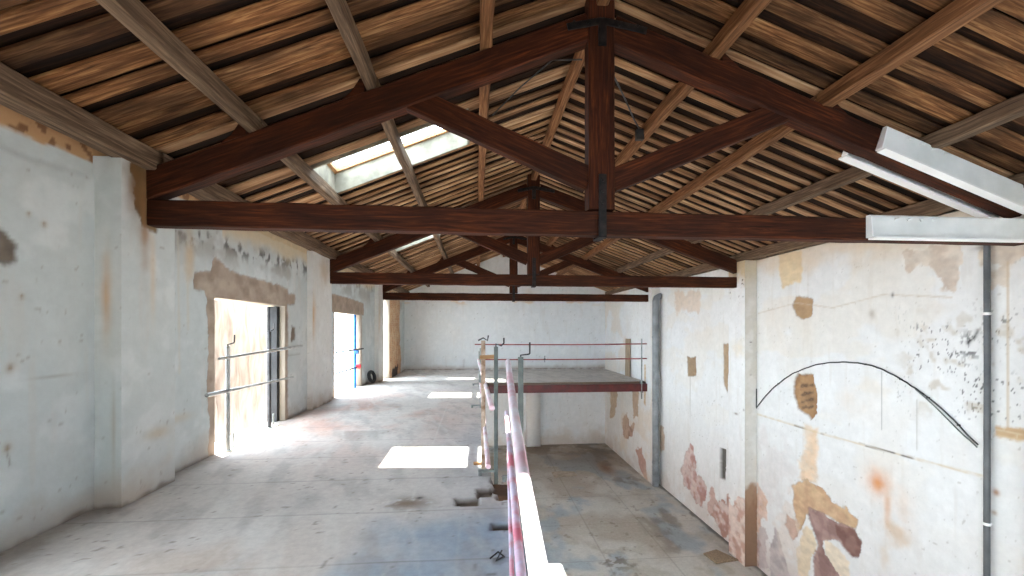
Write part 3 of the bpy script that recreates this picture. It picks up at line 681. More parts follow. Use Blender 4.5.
def paint_low(U,V,col,dep):
    col[...]=np.array(lin((.82,.80,.765)))
    n=fbm(U*.6,V*.6+4,5);n2=fbm(U*1.9,V*1.9,5)
    put(col,(.68,.62,.55),sstep(.42,.66,n)*.7)
    put(col,(.74,.71,.65),sstep(.52,.7,n2)*.7)
    put(col,(.58,.65,.70),sstep(.54,.68,fbm(U*.9+40,V*.7,4))*.6)
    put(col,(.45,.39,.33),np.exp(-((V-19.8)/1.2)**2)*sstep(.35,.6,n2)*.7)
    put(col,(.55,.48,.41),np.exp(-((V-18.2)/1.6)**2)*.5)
    put(col,(.50,.35,.24),np.exp(-(((U-5.3)/.35)**2+((V-16.8)/.8)**2))*.8)
    put(col,(.48,.43,.38),sstep(.55,.72,fbm(U*2.2+9,V*1.1,5))*np.exp(-((U-5.6)/.9)**2)*.6)
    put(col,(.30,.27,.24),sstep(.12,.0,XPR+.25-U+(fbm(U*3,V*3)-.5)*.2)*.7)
    put(col,(.45,.40,.34),sstep(.72,.80,fbm(U*6,V*6,4))*.45)
    for y in (8.2,10.1,12,14,16):put(col,(.48,.44,.4),np.exp(-((V-y)/.015)**2)*.35)
    for x in (1.6,3.2,4.8):put(col,(.48,.44,.4),np.exp(-((U-x)/.015)**2)*.35)
    put(col,(.42,.36,.28),np.exp(-(((U-3.4)/.5)**2+((V-10)/.4)**2))*sstep(.5,.6,fbm(U*8,V*8,3))*.7)
S=Skins()
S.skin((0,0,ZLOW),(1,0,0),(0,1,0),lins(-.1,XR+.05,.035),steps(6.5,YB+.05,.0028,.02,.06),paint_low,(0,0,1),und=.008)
S.box((XL-.3,-3.6,ZLOW-.3),(XR+.4,YB+.3,ZLOW-.02),sc);S.box((-.1,-3.6,ZLOW-.05),(XR,6.5,ZLOW),(.74,.72,.68));S.box((XL-.3,-3.6,ZLOW-.05),(-.1,YB,ZLOW-.001),(.74,.72,.68))
S.build('floor',M['concrete'])
# ------------------------------------------------------------------ roof: boards on purlins
BL=lambda x:zl(x)+.18
BR=lambda x:zr(x)+.18
SKY=[(1.55,2.6,-1.5,-.14),(5.98,6.98,-2.26,-.14),(11.1,12.1,-2.26,-.14),(16.9,17.9,-2.26,-.14)]  # first skylight is out of view, added to put sun on the rail
def slope_boards(m,left,y0,y1,per,wlo,whi,th,off,seg,jz,holes):
    cuts=[y0]
    if holes:
        for (a,b,xa,xb) in SKY:
            for c in (a-.036,b+.036):
                if y0<c<y1:cuts.append(c)
    cuts.append(y1)
    Z=BL if left else BR
    sl=.412 if left else -.362
    n=Vector((-sl,0,1)).normalized()
    for (ya,yb) in zip(cuts[:-1],cuts[1:]):
        y=ya
        spans=[(-3.75,APX) if left else (APX,7.1)]
        if holes:
            for (a,b,xa,xb) in SKY:
                if a<(ya+yb)/2<b:spans=[(-3.75,xa-.036),(xb+.036,APX)]
        while y<yb-.03:
            w=min(random.uniform(wlo,whi),yb-y)
            oz=random.uniform(-jz,jz)+off
            last=y+per(w)>yb-.06
            if last:w=min(whi*1.2,yb-y);y=yb-w
            for (p,q) in spans:
                p0=Vector((p,y+w/2,Z(p)))+n*(oz+th/2);p1=Vector((q,y+w/2+(0 if last or not holes else random.uniform(-.01,.01)),Z(q)))+n*(oz+th/2)
                m.beam(p0,p1,w,th,up=n,ch=min(.014,th*.3),seg=seg,jit=.0022 if seg>1 else 0)
            if last:break
            y+=per(w)
for left,nm in ((True,'ceiling'),(False,'ceiling')):
    m=MB()
    slope_boards(m,left,-3,4.5,lambda w:w+random.choice((.03,.08,.13,.17)),.12,.23,.045,0,7,.012,left)
    o=m.build(nm,M['board']);tag(o,kind='structure')
    m=MB()
    slope_boards(m,left,4.55,YB,lambda w:w+random.uniform(.135,.175),.10,.14,.036,.02,7,.008,left)
    o=m.build(nm,M['slat']);tag(o,kind='structure')
    m=MB()
    slope_boards(m,left,-3,YB+.2,lambda w:w-.004,.22,.32,.03,.06,1,.0,left)
    o=m.build('ceiling',M['deck']);tag(o,kind='structure')
    # roof covering above the boards
    m=MB()
    def sheet(x0,x1,y0,y1):
        Z=BL if left else BR
        v=[(x0,y0,Z(x0)+.10),(x1,y0,Z(x1)+.10),(x1,y1,Z(x1)+.10),(x0,y1,Z(x0)+.10),(x0,y0,Z(x0)+.16),(x1,y0,Z(x1)+.16),(x1,y1,Z(x1)+.16),(x0,y1,Z(x0)+.16)]
        m.add(v,[(0,3,2,1),(4,5,6,7),(0,1,5,4),(1,2,6,5),(2,3,7,6),(3,0,4,7)])
    if left:
        yy=-3.3
        for (a,b,xa,xb) in SKY:
            sheet(-3.9,APX,yy,a-.04);sheet(-3.9,xa-.04,a-.04,b+.04);sheet(xb+.04,APX,a-.04,b+.04);yy=b+.04
        sheet(-3.9,APX,yy,YB+.4)
    else:sheet(APX,7.2,-3.3,YB+.4)
    o=m.build('roof',M['roofskin']);tag(o,kind='structure')

# ------------------------------------------------------------------ roof trusses
def make_truss():
    y0=T_Y[0];yc=y0+.08
    root=empty('roof_truss',(1.365,yc,2.65))
    m=MB();
    m.beam((-3.5,yc,2.83),(1.3,yc,2.787),.16,.265,ch=.014,seg=24,jit=.004)
    o=m.build('tie_beam',M['truss'],root)
    mm=MB();mm.beam((-3.5,yc,2.815),(6.6,yc,2.80),.16,.262,ch=.014,seg=40,jit=.004)
    bpy.data.objects.remove(o);o=mm.build('tie_beam',M['truss'],root)
    m=MB();m.beam((1.364,yc-.005,2.955),(1.364,yc-.005,5.30),.29,.19,up=(0,1,0),ch=.014,seg=16,jit=.003);m.build('king_post',M['truss'],root)
    # rafters: lower and upper faces measured on the front
    a=math.atan(.412)
    m=MB();m.beam((-3.42,yc,4.445+.413*-3.42),(1.24,yc,4.445+.413*1.24),.16,.29,ch=.014,seg=24,jit=.004);m.build('rafter',M['truss'],root)
    m=MB();m.beam((1.49,yc,5.476-.356*1.49),(6.55,yc,5.476-.356*6.55),.16,.305,ch=.014,seg=24,jit=.004);m.build('rafter',M['truss'],root)
    m=MB();m.beam((-.72,yc,4.115),(1.24,yc,3.295),.12,.26,ch=.012,seg=12,jit=.003);m.build('strut',M['truss'],root)
    m=MB();m.beam((1.49,yc,3.285),(3.55,yc,4.165),.12,.25,ch=.012,seg=12,jit=.003);m.build('strut',M['truss'],root)
    # iron stirrup round the tie beam, plate at the head of the king post
    m=MB()
    for s in (-1,1):
        yy=yc+s*.108
        m.box((1.325,yy-.008,2.655),(1.41,yy+.008,3.33))
    m.box((1.325,yc-.116,2.645),(1.41,yc+.116,2.66))
    o=m.build('strap',M['iron'],root)
    for s in (-1,1):
        for z in (3.02,3.14,3.26):
            m=MB();yy=yc+s*.108;m.tube([(1.367,yy,z),(1.367,yy+s*.022,z)],.016,8);m.build('bolt',M['iron'],o)
    m=MB()
    for s in (-1,1):
        yy=yc+s*.11
        m.beam((.98,yy,4.90),(1.364,yy,4.99),.014,.075,ch=.002,seg=1)
        m.beam((1.364,yy,4.99),(1.86,yy,4.91),.014,.075,ch=.002,seg=1)
        m.box((1.32,yy-.007,4.72),(1.41,yy+.007,5.02))
    o=m.build('apex_plate',M['iron'],root)
    for s in (-1,1):
        yy=yc+s*.11
        for x in (1.05,1.2,1.55,1.75):
            m=MB();m.tube([(x,yy,4.95),(x,yy+s*.02,4.95)],.016,8);m.build('bolt',M['iron'],o)
    # wedges that keep the purlins from sliding
    for x in (-2.28,-1.10):
        zz=zl(x-.06)
        mm=MB();mm.prism([(x-.33,zl(x-.33)-.01),(x-.062,zz-.01),(x-.062,zz+.15),(x-.11,zz+.14),(x-.2,zl(x-.2)+.05)],'y',yc-.06,yc+.06);mm.build('cleat',M['truss'],root)
    for x in (2.70,4.02,5.3):
        zz=zr(x+.06)
        mm=MB();mm.prism([(x+.062,zz-.01),(x+.30,zr(x+.30)-.01),(x+.2,zr(x+.2)+.05),(x+.062,zz+.12)],'y',yc-.06,yc+.06);mm.build('cleat',M['truss'],root)
    return root
tr=make_truss()
G='dark timber roof trusses'
tag(tr,'big dark brown roof truss in front, carrying the white fluorescent lights','roof truss',G)
t2=copy_tree(tr,(0,T_Y[1]-T_Y[0],0));tag(t2,'dark brown roof truss in the middle, between the front truss and the last one','roof truss',G)
t3=copy_tree(tr,(0,T_Y[2]-T_Y[0],0));tag(t3,'smallest looking dark roof truss, the last one before the white end wall','roof truss',G)

# ------------------------------------------------------------------ purlins, one timber per bay
bays=[(-3,4.555,'in front of the first truss'),(4.565,9.935,'between first and second trusses'),(9.945,15.275,'between second and last trusses'),(15.285,YB,'between last truss and end wall')]
lines=[(-3.27,.20,.21,'grey timber along the top of the doorway wall,','purlin',True),
 (-2.28,.12,.18,'grey lowest purlin of the skylight slope,','purlin',True),
 (-1.10,.11,.18,'grey purlin crossing under the skylights,','purlin',True),
 (.11,.13,.18,'tan purlin just above the skylights,','purlin_warm',True),
 (APX,.13,.17,'tan ridge timber at the roof peak,','purlin_warm',True),
 (2.68,.14,.18,'tan upper purlin of the windowless slope,','purlin_warm',False),
 (4.02,.15,.18,'tan middle purlin of the windowless slope,','purlin_warm',False),
 (5.30,.14,.18,'grey lowest purlin of the windowless slope,','purlin',False),
 (6.52,.20,.20,'grey timber along the top of the patched wall,','purlin',False)]
for (x,w,hh,desc,mt,left) in lines:
    for bi,(ya,yb,btxt) in enumerate(bays):
        z=(zl(x) if left else zr(x))+hh/2+.003
        if abs(x-APX)<.01:z=5.30-hh/2+.03
        if x<-3:z=3.235+hh/2
        if x>6.4:z=3.30+hh/2
        m=MB();dx=random.uniform(-.02,.02)
        m.beam((x+dx*0,ya,z),(x,yb,z),w*random.uniform(.92,1.08),hh,ch=.015,seg=18,jit=.006)
        mat=M[mt]
        if mt=='purlin_warm' and bi==0 and x<1:mat=M['purlin_warm']
        o=m.build('purlin' if abs(x-APX)>.01 else 'ridge_beam',mat)
        lab=desc+' '+btxt
        tag(o,lab.replace('  ',' '),'roof beam','roof purlins')

# ------------------------------------------------------------------ skylights
def make_skylight(a,b,xa,xb):
    root=empty('skylight',((xa+xb)/2,(a+b)/2,BL((xa+xb)/2)))
    Z=BL
    def side(p,q,lo,hi,th,axis):
        pass
    H=.36;t=.035;lo=-.02
    m=MB()
    def quadbox(pts,dz0,dz1):
        v=[(x,y,Z(x)+dz0) for x,y in pts]+[(x,y,Z(x)+dz1) for x,y in pts]
        m.add(v,[(0,3,2,1),(4,5,6,7),(0,1,5,4),(1,2,6,5),(2,3,7,6),(3,0,4,7)])
    quadbox([(xa-t,a-t),(xb+t,a-t),(xb+t,a),(xa-t,a)],lo,H)
    quadbox([(xa-t,b),(xb+t,b),(xb+t,b+t),(xa-t,b+t)],lo,H)
    quadbox([(xa-t,a),(xa,a),(xa,b),(xa-t,b)],lo,H)
    quadbox([(xb,a),(xb+t,a),(xb+t,b),(xb,b)],lo,H)
    m.build('curb',M['curb'],root)
    m=MB();f=.05
    for q in ([(xa,a),(xb,a),(xb,a+f),(xa,a+f)],[(xa,b-f),(xb,b-f),(xb,b),(xa,b)],[(xa,a+f),(xa+f,a+f),(xa+f,b-f),(xa,b-f)],[(xb-f,a+f),(xb,a+f),(xb,b-f),(xb-f,b-f)]):
        quadbox(q,H-.06,H)
    m.build('frame',M['lightframe'],root)
    m=MB();quadbox([(xa-t,a-t),(xb+t,a-t),(xb+t,b+t),(xa-t,b+t)],H+.004,H+.010);m.build('pane',M['glass'],root)
    return root
labs=['skylight nearest the camera, over the near end of the thick white rail','long bright skylight between the first and second trusses','middle skylight, bright slot between the second and last trusses','farthest skylight, in the bay beside the white end wall']
for q,l in zip(SKY,labs):tag(make_skylight(*q),l,'skylight','skylights')

# ------------------------------------------------------------------ fluorescent lights on the first truss
def make_light(p0,p1,out,name='fluorescent_light',up=(0,0,1),hgt=.27):
    """trough reflector from p0 to p1 along its top edge; out = direction away from the timber"""
    p0=Vector(p0);p1=Vector(p1);d=(p1-p0).normalized();out=Vector(out)
    dn=d.cross(out).normalized()
    if dn.z>0:dn=-dn
    root=empty(name,(p0+p1)/2)
    prof=[(.0,0),(.045,.0),(.062,.018),(.085,hgt-.03),(.085,hgt-.012),(.07,hgt-.012),(.05,.03),(.0,.02)]
    def ext(mb,pf,a,b):
        n=len(pf);vs=[a+out*u+dn*v for u,v in pf]+[b+out*u+dn*v for u,v in pf]
        mb.add(vs,[tuple(range(n)),tuple(reversed(range(n,2*n)))]+[(i,n+i,n+(i+1)%n,(i+1)%n) for i in range(n)])
    m=MB();ext(m,prof,p0,p1);refl=m.build('reflector',M['lamp'],root)
    m=MB();ext(m,[(.02,hgt-.008),(.125,hgt-.008),(.125,hgt+.012),(.02,hgt+.012)],p0-d*.004,p1+d*.004);m.build('rim',M['lamprim'],root)
    m=MB();ext(m,[(.0,.0),(.045,.0),(.062,.018),(.085,hgt-.012),(.0,hgt-.012)],p0-d*.012,p0+d*.006);m.build('end_cap',M['lamprim'],root)
    for k in range(4):
        m=MB();c=p0+d*(.27+k*.16)+out*.067+dn*.055
        m.tube([c,c+d*.06-dn*.02],[.013,.009],8);m.build('knockout',M['lamp'],refl)
    return root
yf=T_Y[0]
l=make_light((4.49,yf-.005,2.955),(6.62,yf-.005,2.955),(0,-1,0));tag(l,'white trough light fixed along the front of the horizontal tie beam','light fixture','fluorescent lights')
xa,xb=4.70,6.64
l=make_light((xa,yf-.005,5.648-.356*xa),(xb,yf-.005,5.648-.356*xb),(0,-1,0),hgt=.30);tag(l,'white trough light on the front face of the sloping rafter','light fixture','fluorescent lights')
xa,xb=4.52,6.6
l=make_light((xa,yf+.165,5.63-.356*xa),(xb,yf+.165,5.63-.356*xb),(0,1,0),hgt=.31);tag(l,'light on the far side of the sloping rafter, only its thin lower rim showing','light fixture','fluorescent lights')

# dark cables under the roof
m=MB();root=empty('junction_box',(2.57,6.4,4.70))
m.box((2.50,6.36,4.62),(2.62,6.44,4.78));m.build('box',M['black'],root)
m=MB();m.tube([(1.52,4.75,4.70),(1.75,5.1,4.72),(2.05,5.6,4.77),(2.35,6.1,4.79),(2.55,6.38,4.78)],.012,8);m.build('cable',M['cable'],root)
tag(root,'small black box with a dark cable hanging under the boards beside the king post','junction box')
m=MB();m.tube([(1.2,4.70,4.72),(.95,5.2,5.02),(.6,5.75,4.97),(.25,6.3,4.86)],.009,8);o=m.build('cable',M['cable'])
tag(o,'thin dark cable under the skylight slope, left of the first king post','cable')

# ------------------------------------------------------------------ things on the blank wall
m=MB()
arc=[(9.54,-.25),(9.16,.15),(8.62,.56),(8.2,.78),(7.69,.96),(7.17,1.04),(6.71,1.04),(6.38,.97),(6.05,.83),(5.83,.71),(5.62,.58),(5.36,.37),(5.2,.21),(5.07,.1)]
def catm(pts,n=6):
    out=[]
    for i in range(len(pts)-1):
        p0=pts[max(i-1,0)];p1=pts[i];p2=pts[i+1];p3=pts[min(i+2,len(pts)-1)]
        for k in range(n):
            t=k/n
            out.append(tuple(.5*((2*b)+(-a+c)*t+(2*a-5*b+4*c-d)*t*t+(-a+3*b-3*c+d)*t**3) for a,b,c,d in zip(p0,p1,p2,p3)))
    out.append(pts[-1]);return out
ap=catm(arc)
root=empty('wall_cable',(XR-.02,7.3,0))
m.tube([(XR-.018-.004*math.sin(i*.9),y,z+.004*math.sin(i*1.7)) for i,(y,z) in enumerate(ap[:-22])],.0115,8)
m.tube([(XR-.018,9.54,-.25),(XR-.018,9.535,.22)],.011,8)
m.build('cable',M['cable'],root)
tail=ap[-26:]
for k,dz in ((0,0),(1,-.05)):
    m=MB();m.tube([(XR-.022,y+.012*k,z+dz*min(1,i/6)*(1-.3*math.sin(i*.35))) for i,(y,z) in enumerate(tail)],.009,8);m.build('strand',M['darksteel'] if k==0 else M['galv'],root)
for k in (10,24,36,47,58,68):
    y,z=ap[k];m=MB();m.tube([(XR+.0,y,z),(XR-.04,y,z)],.012,6);m.build('clip',M['darksteel'],root)
tag(root,'black cable arching across the patched white wall','cable')

root=empty('conduit_pipe',(XR-.06,4.99,ZLOW))
m=MB();m.tube([(XR-.06,4.945,ZLOW+.0),(XR-.06,4.945,-.9),(XR-.06,4.94,1.0),(XR-.06,4.945,3.2)],.033,16);m.build('pipe',M['pipe'],root,True)
for z in (1.85,-.90):
    m=MB();m.tube([(XR-.06,4.945,z-.018),(XR-.06,4.945,z+.018)],.038,16);m.box((XR-.06,4.93,z-.015),(XR,4.96,z+.015));m.build('clip',M['white'],root,True)
tag(root,'thin dark grey conduit running up the wall, with white clips','pipe')

root=empty('drain_pipe',(6.5,14.73,ZLOW))
m=MB();m.tube([(6.5,14.75,ZLOW),(6.5,14.75,-1),(6.5,14.75,2.2),(6.5,14.75,2.5),(6.51,14.77,2.66),(6.56,14.80,2.78),(6.68,14.82,2.84),(6.75,14.82,2.85)],.118,20);m.build('pipe',M['bigpipe'],root,True)
for z in (1.35,-.95,-3.2):
    m=MB();m.tube([(6.5,14.75,z-.03),(6.5,14.75,z+.03)],.128,20);m.build('collar',M['bigpipe'],root,True)
tag(root,'fat grey drain pipe standing at the far pier beside the red beam','pipe')

m=MB();m.beam((6.36,17.2,-.335),(6.375,17.2,1.24),.03,.55,up=(0,1,0),ch=.004,seg=6,jit=.003);o=m.build('plank',M['plank'])
tag(o,'brown plank standing upright against the wall on the platform','plank')
# ------------------------------------------------------------------ red steel beam that carries the platform edge
root=empty('steel_beam',(3.4,15.4,-.7))
m=MB();m.box((.12,15.40,-.68),(XPR+.1,15.415,-.42));m.build('web',M['redbeam'],root)
m=MB();m.box((.12,15.31,-.435),(XPR+.1,15.47,-.415));m.build('flange',M['redbeam'],root)
m=MB();m.box((.12,15.31,-.70),(XPR+.1,15.47,-.68));m.build('flange',M['redbeam'],root)
m=MB();m.box((.12,15.312,-.68),(XPR+.1,15.32,-.435));m.build('face_plate',M['redbeam'],root)
tag(root,'dark red steel beam along the front edge of the concrete platform','beam')

# guard rails of the platform
def rail(pts,r,mat,label,group=None,sleeve=None,name='guard_rail'):
    if sleeve:
        mid=sum((Vector(p) for p in pts),Vector())/len(pts)
        root=empty(name,mid)
        m=MB();m.tube(pts,r,16);m.build('tube',M[mat],root,True)
        m=MB();m.tube(sleeve[0],sleeve[1],16);m.build('sleeve',M[sleeve[2]],root,True)
        o=root
    else:
        m=MB();m.tube(pts,r,16);o=m.build(name,M[mat],None,True)
    tag(o,label,'rail',group);return o
GP='thin red rails of the far platform'
def barcurve(x0,x1,y,z,sag,r):
    return [(x0+(x1-x0)*k/12,y,z-sag*math.sin(math.pi*k/12)) for k in range(13)]
rail(barcurve(-.05,6.42,15.36,1.09,.02,0),.022,'thinred','upper thin red rail across the front of the platform',GP)
rail(barcurve(.15,6.42,15.36,.535,.015,0),.022,'thinred','lower thin red rail across the front of the platform',GP)

# posts clamped on the floor's edge
def post(x,y,z0,z1,mat,w,crank,label,arms=True,armdir=-1,name='guard_post',group=None,foot=None):
    root=empty(name,(x,y,z0))
    m=MB();m.beam((x,y,z0),(x,y,z1),w,w,up=(0,1,0),ch=.006,seg=4);m.build('upright',M[mat],root)
    if crank:
        m=MB();m.tube([(x+a,y+b,z1+c) for a,b,c in crank],.009,8);m.build('crank_handle',M['darksteel'],root,True)
    if arms:
        m=MB();m.box((x+armdir*.20,y-.02,.035),(x+w/2,y+.02,.06));m.box((x+armdir*.20,y-.03,.0),(x+armdir*.16,y+.03,.04))
        m.build('clamp_jaw',M['galv'],root)
        m=MB();m.box((x+armdir*.20,y-.02,-.40),(x+w/2,y+.02,-.37));m.tube([(x+armdir*.17,y,-.37),(x+armdir*.17,y,-.31)],.02,8)
        m.build('clamp_jaw',M['galv'],root)
    for zz in ((.5,1.0) if not crank else ()):
        m=MB();m.tube([(x+w/2,y,zz-.05),(x+w/2+.05,y,zz-.05),(x+w/2+.055,y,zz+.02)],.008,6)
        m.build('hook',M['galv'],root,True)
    if foot:
        m=MB();m.box((x-.05,y-.05,z0),(x+.17,y+.05,z0+.018));m.build('foot',M['galv'],root)
    return tag(root,label,'post',group)
GE='guard posts along the open floor edge'
post(.485,4.55,-.62,1.345,'greenpost',.055,[(0,0,0),(0,0,.02),(.09,0,.03),(.10,0,.04),(.10,0,.16)],'grey green square post right of the others, by the end of the thick rail',group=GE)
post(.225,4.75,-.5,1.45,'greenpost',.045,[(0,0,0),(.0,0,.03),(.06,0,.01),(.09,0,.04),(.09,0,.10)],'grey green square post between the brown post and the thick rail end',group=GE)
post(.085,4.95,0,1.515,'rustpost',.05,[(-.06,0,.0),(0,0,.03),(.05,0,.0),(.06,0,.06)],'rusty brown post rising at the broken corner of the upper floor',group=GE,arms=False)
post(.10,8.85,-.5,1.25,'galv',.05,None,'thin steel post clamped on the floor edge behind the rusty brown post',group=GE)
post(.10,12.3,-.6,1.0,'galv',.05,None,'farthest steel post on the floor edge before the red beam',group=GE)
root=empty('guard_post',(6.21,15.33,-.98))
m=MB();m.tube([(6.21,15.33,-.98),(6.21,15.33,1.28)],.024,10);m.build('upright',M['galv'],root,True)
m=MB();m.box((6.17,15.27,-.74),(6.25,15.36,-.705));m.build('clamp_jaw',M['galv'],root);m=MB();m.box((6.17,15.30,-.41),(6.25,15.50,-.33));m.build('clamp_jaw',M['galv'],root)
tag(root,'thin grey post at the wall end of the red platform beam','post')
root=empty('rail_clip',(2.53,15.36,.535))
m=MB();m.tube([(2.53,15.36,.42),(2.53,15.36,.66)],.016,8);m.build('rod',M['galv'],root,True)
m=MB();m.box((2.50,15.33,.51),(2.56,15.39,.56));m.build('jaw',M['darksteel'],root)
tag(root,'small steel clip on the lower red rail of the platform','clip')
m=MB();m.beam((.05,4.90,1.32),(.24,4.80,1.335),.02,.045,ch=.003,seg=3);o=m.build('wood_batten',M['rawwood']);tag(o,'short pale wooden batten tied between the brown post and the next post','batten')

# rails along the floor edge
GR='guard rails along the open floor edge'
rail([(.165,.9,.945),(.2,1.8,1.03),(.25,2.8,1.12),(.352,4.62,1.29)],.030,'pink_rail','thick white and pink pipe rail, topmost and nearest, running to the grey green post',GR)
rail([(.20,1.2,.275),(.247,2.3,.30),(.34,4.1,.35),(.455,6.3,.40)],.029,'red_rail','red and mauve pipe rail just under the thick white one',GR)
rail([(.215,2.2,.045),(.233,2.72,.05),(.35,4.5,.055),(.50,6.6,.06)],.016,'red_rail','thin pinkish lowest rail beside the floor, left of the red pipe',GR)
rail([(.135,3.55,.98),(.10,5.6,1.0),(.045,8.9,1.0)],.024,'pink_rail','pale pink rail leaning away behind the rusty post, upper of two',GR)
rail([(.105,3.6,.47),(.10,5.8,.50),(.09,9.0,.50)],.022,'pink_rail','pale rail low on the floor edge behind the rusty post, lower of two',GR)
# ------------------------------------------------------------------ doorways: props, rails, hung sheet
def prop(x,y,z0,z1,mat,label,r=.028,crank=True,foot=True):
    root=empty('guard_post',(x,y,z0))
    m=MB();m.tube([(x,y,z0),(x,y,z1)],r,12);m.build('upright',M[mat],root,True)
    if crank:
        m=MB();m.tube([(x,y,z1-.01),(x,y,z1+.02),(x,y+.13,z1+.035),(x,y+.155,z1+.05),(x,y+.16,z1+.15)],.010,8);m.build('crank_handle',M['darksteel'],root,True)
    if foot:
        m=MB();m.box((x-.04,y-.06,z0),(x+.07,y+.22,z0+.02));m.build('foot',M['galv'],root)
        m=MB();m.tube([(x+.01,y+.12,z0+.02),(x+.01,y+.12,z0+.22)],.012,8);m.build('spindle',M['galv'],root,True)
    return tag(root,label,'post')
prop(-3.34,5.98,0,1.42,'galvlight','steel prop with crank handle standing at the near side of the first doorway')
prop(-3.42,7.29,0,1.60,'darksteel','dark steel prop with crank handle at the far side of the first doorway',.03)
m=MB();root=empty('steel_frame_post',(-3.66,7.86,0))
m.box((-3.66,7.80,-.05),(-3.53,7.905,2.05));m.build('post',M['framesteel'],root)
m=MB();m.box((-3.69,7.78,-.05),(-3.66,7.905,2.05));m.build('flange',M['framesteel'],root)
tag(root,'dark grey steel frame post inside the far jamb of the first doorway','frame post')
GD='steel guard rails across the doorways'
rail([(-3.31,5.74,1.265),(-3.31,8.2,1.325)],.019,'galvlight','upper steel rail across the first doorway with the hung sheet',GD,([(-3.31,7.0,1.295),(-3.31,8.32,1.328)],.027,'galvlight'))
rail([(-3.32,5.50,.83),(-3.32,7.95,.775)],.019,'galvlight','lower steel rail across the first doorway with the hung sheet',GD,([(-3.32,5.5,.83),(-3.32,6.2,.814)],.026,'galvlight'))
rail([(-3.38,10.5,1.08),(-3.38,12.95,1.06)],.022,'darksteel','upper steel rail across the second doorway with the blue post',GD)
rail([(-3.38,10.5,.57),(-3.38,12.6,.56)],.022,'darksteel','lower steel rail across the second doorway with the blue post',GD)
root=empty('guard_post',(-3.45,12.35,-.1))
m=MB();m.tube([(-3.45,12.35,-.12),(-3.45,12.35,2.06)],.04,12);m.build('upright',M['blue'],root,True)
m=MB();m.tube([(-3.43,12.3,1.0),(-3.34,12.3,1.0)],.06,12);m.build('collar',M['blue'],root,True)
m=MB();m.tube([(-3.43,12.35,.58),(-3.34,12.40,.58),(-3.31,12.42,.58)],[.05,.08,.05],12);m.build('knob',M['redknob'],root,True)
tag(root,'bright blue post with a red knob in the second doorway','post')

# hung sheet outside the first doorway
nu,nv=60,70;m=MB();vs=[]
for i in range(nu+1):
    for j in range(nv+1):
        y=7.2+(3.0)*i/nu;z=-.12-.5*(1-j/nv)+2.35*j/nv
        if j==nv:z+=.035*math.sin(i*1.3)+.03*math.sin(i*.53)-.02
        f=.035*math.sin(y*9+1.5*math.sin(z*1.6))+.02*math.sin(y*23+z*3)+.018*math.sin(z*7+y*4)
        vs.append((-4.6+f-.08*(1-z/2.2),y,z))
fs=[];uv=[]
for i in range(nu):
    for j in range(nv):
        a=i*(nv+1)+j;fs.append((a,a+nv+1,a+nv+2,a+1));uv.append([(0,0)]*4)
m.add(vs,fs,uv);o=m.build('hanging_sheet',M['sheet'],None,True)
md=o.modifiers.new('thick','SOLIDIFY');md.thickness=.004
tag(o,'cream wrinkled sheet hanging outside the first doorway','sheet')

# small black tyre against the far pier
root=empty('tyre',(-3.28,13.6,-.23))
m=MB();R,r=.165,.05;n1,n2=28,12;vs=[];fs=[]
cx,cy,cz=-3.28,13.6,float(zfloor(13.6))+.22
for i in range(n1):
    a=2*math.pi*i/n1
    for j in range(n2):
        b=2*math.pi*j/n2
        rr=R+r*math.cos(b)*.9;hx=r*1.15*math.sin(b)
        px=hx;py=rr*math.cos(a);pz=rr*math.sin(a)
        t=math.radians(14)
        X=px*math.cos(t)-pz*math.sin(t);Zz=px*math.sin(t)+pz*math.cos(t)
        A=math.radians(14);vs.append((cx+X*math.cos(A)+py*math.sin(A),cy-X*math.sin(A)+py*math.cos(A),cz+Zz))
for i in range(n1):
    for j in range(n2):fs.append((i*n2+j,((i+1)%n1)*n2+j,((i+1)%n1)*n2+(j+1)%n2,i*n2+(j+1)%n2))
m.add(vs,fs);m.build('tread_ring',M['black'],root,True)
tag(root,'small black tyre leaning against the wall past the second doorway','tyre')

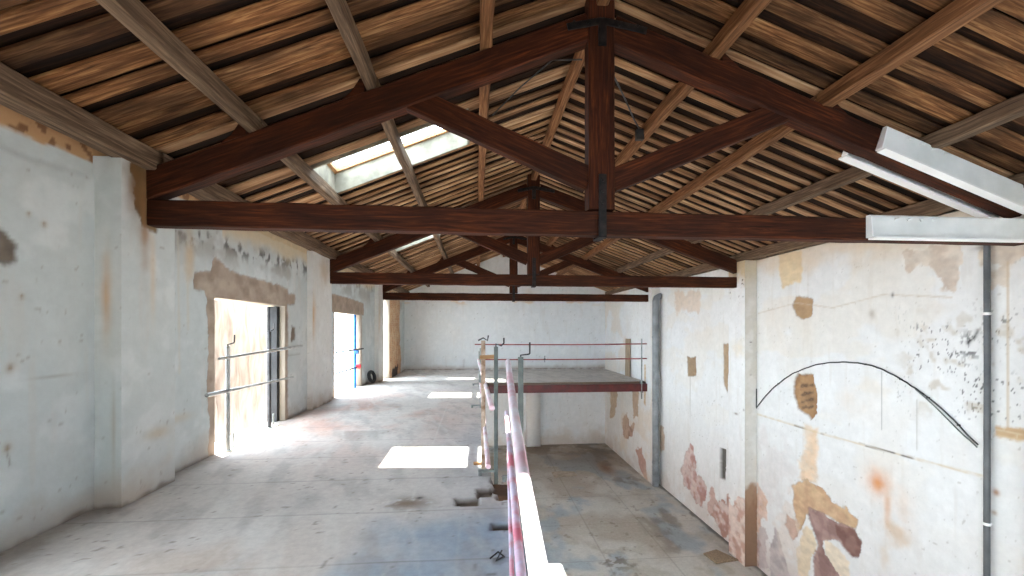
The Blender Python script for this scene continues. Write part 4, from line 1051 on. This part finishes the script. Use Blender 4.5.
# debris
def slabby(name,pts,z,t,mat,label,cat,rotz=0):
    m=MB();m.prism(pts,'z',z,z+t);o=m.build(name,M[mat]);tag(o,label,cat);return o
slabby('floor_tile',[(2.98,16.42),(3.4,16.48),(3.88,16.40),(3.90,16.0),(3.4,15.95),(3.0,15.85)],ZLOW+.008,.04,'terracotta','pale flat slab lying on the lower floor below the platform','slab')
slabby('wooden_board',[(5.72,10.15),(6.15,10.3),(6.42,9.8),(5.80,9.72)],ZLOW+.008,.035,'plank','brown board lying flat on the lower floor at the pier foot','board')
m=MB();m.tube([(.10,3.0,.012),(.16,3.05,.03),(.2,3.02,.012),(.14,2.96,.015),(.19,3.1,.012)],.006,6);o=m.build('bent_wire',M['black']);tag(o,'piece of bent black wire on the floor beside the rails','wire')
m=MB();m.beam((-.03,5.12,.018),(.16,5.13,.018),.05,.03,ch=.004,seg=2);o=m.build('wood_offcut',M['rawwood']);tag(o,'small pale offcut on the floor edge beside the sunlit patch','offcut')

# ------------------------------------------------------------------ outside
m=MB();m.box((-40,-10,ZLOW-.4),(XL-.33,40,ZLOW-.06));o=m.build('ground',M['ground']);tag(o,kind='structure')
m=MB();m.box((XR+.4,-30,ZLOW-.4),(40,40,ZLOW-.05));o=m.build('ground',M['ground']);tag(o,kind='structure')  # unseen ground on this side, added to bounce daylight in
m=MB();m.box((-14.3,-10,ZLOW-.1),(-14,40,-.6));o=m.build('wall_outside',M['outwall']);tag(o,kind='structure')

# ------------------------------------------------------------------ light
sc_=bpy.context.scene
w=bpy.data.worlds.new('World');sc_.world=w;w.use_nodes=True
bg=w.node_tree.nodes['Background'];bg.inputs[0].default_value=(.74,.87,1.0,1);bg.inputs[1].default_value=4.4
d=Vector((.25,-.22,-1)).normalized()
sun=bpy.data.lights.new('sun','SUN');sun.energy=12.0;sun.angle=math.radians(.6);sun.color=(1,.95,.88)
so=bpy.data.objects.new('sun',sun);C.objects.link(so);so.rotation_euler=d.to_track_quat('-Z','Y').to_euler();so.location=(-4,8,12)

# ------------------------------------------------------------------ camera
cam=bpy.data.cameras.new('camera');co=bpy.data.objects.new('camera',cam);C.objects.link(co)
cam.sensor_width=36;cam.lens=420/1024*36;cam.shift_y=41/1024;cam.clip_start=.05;cam.clip_end=300
co.location=(0,0,EYE);co.rotation_euler=(math.radians(90),0,-math.atan(36/420))
sc_.camera=co
v=sc_.view_settings;v.view_transform='Standard';v.look='None';v.gamma=1;v.use_curve_mapping=False;v.exposure=2.2
sc_.cycles.max_bounces=10;sc_.cycles.diffuse_bounces=7;sc_.cycles.transparent_max_bounces=12;sc_.cycles.sample_clamp_indirect=6
sc_.cycles.use_denoising=True
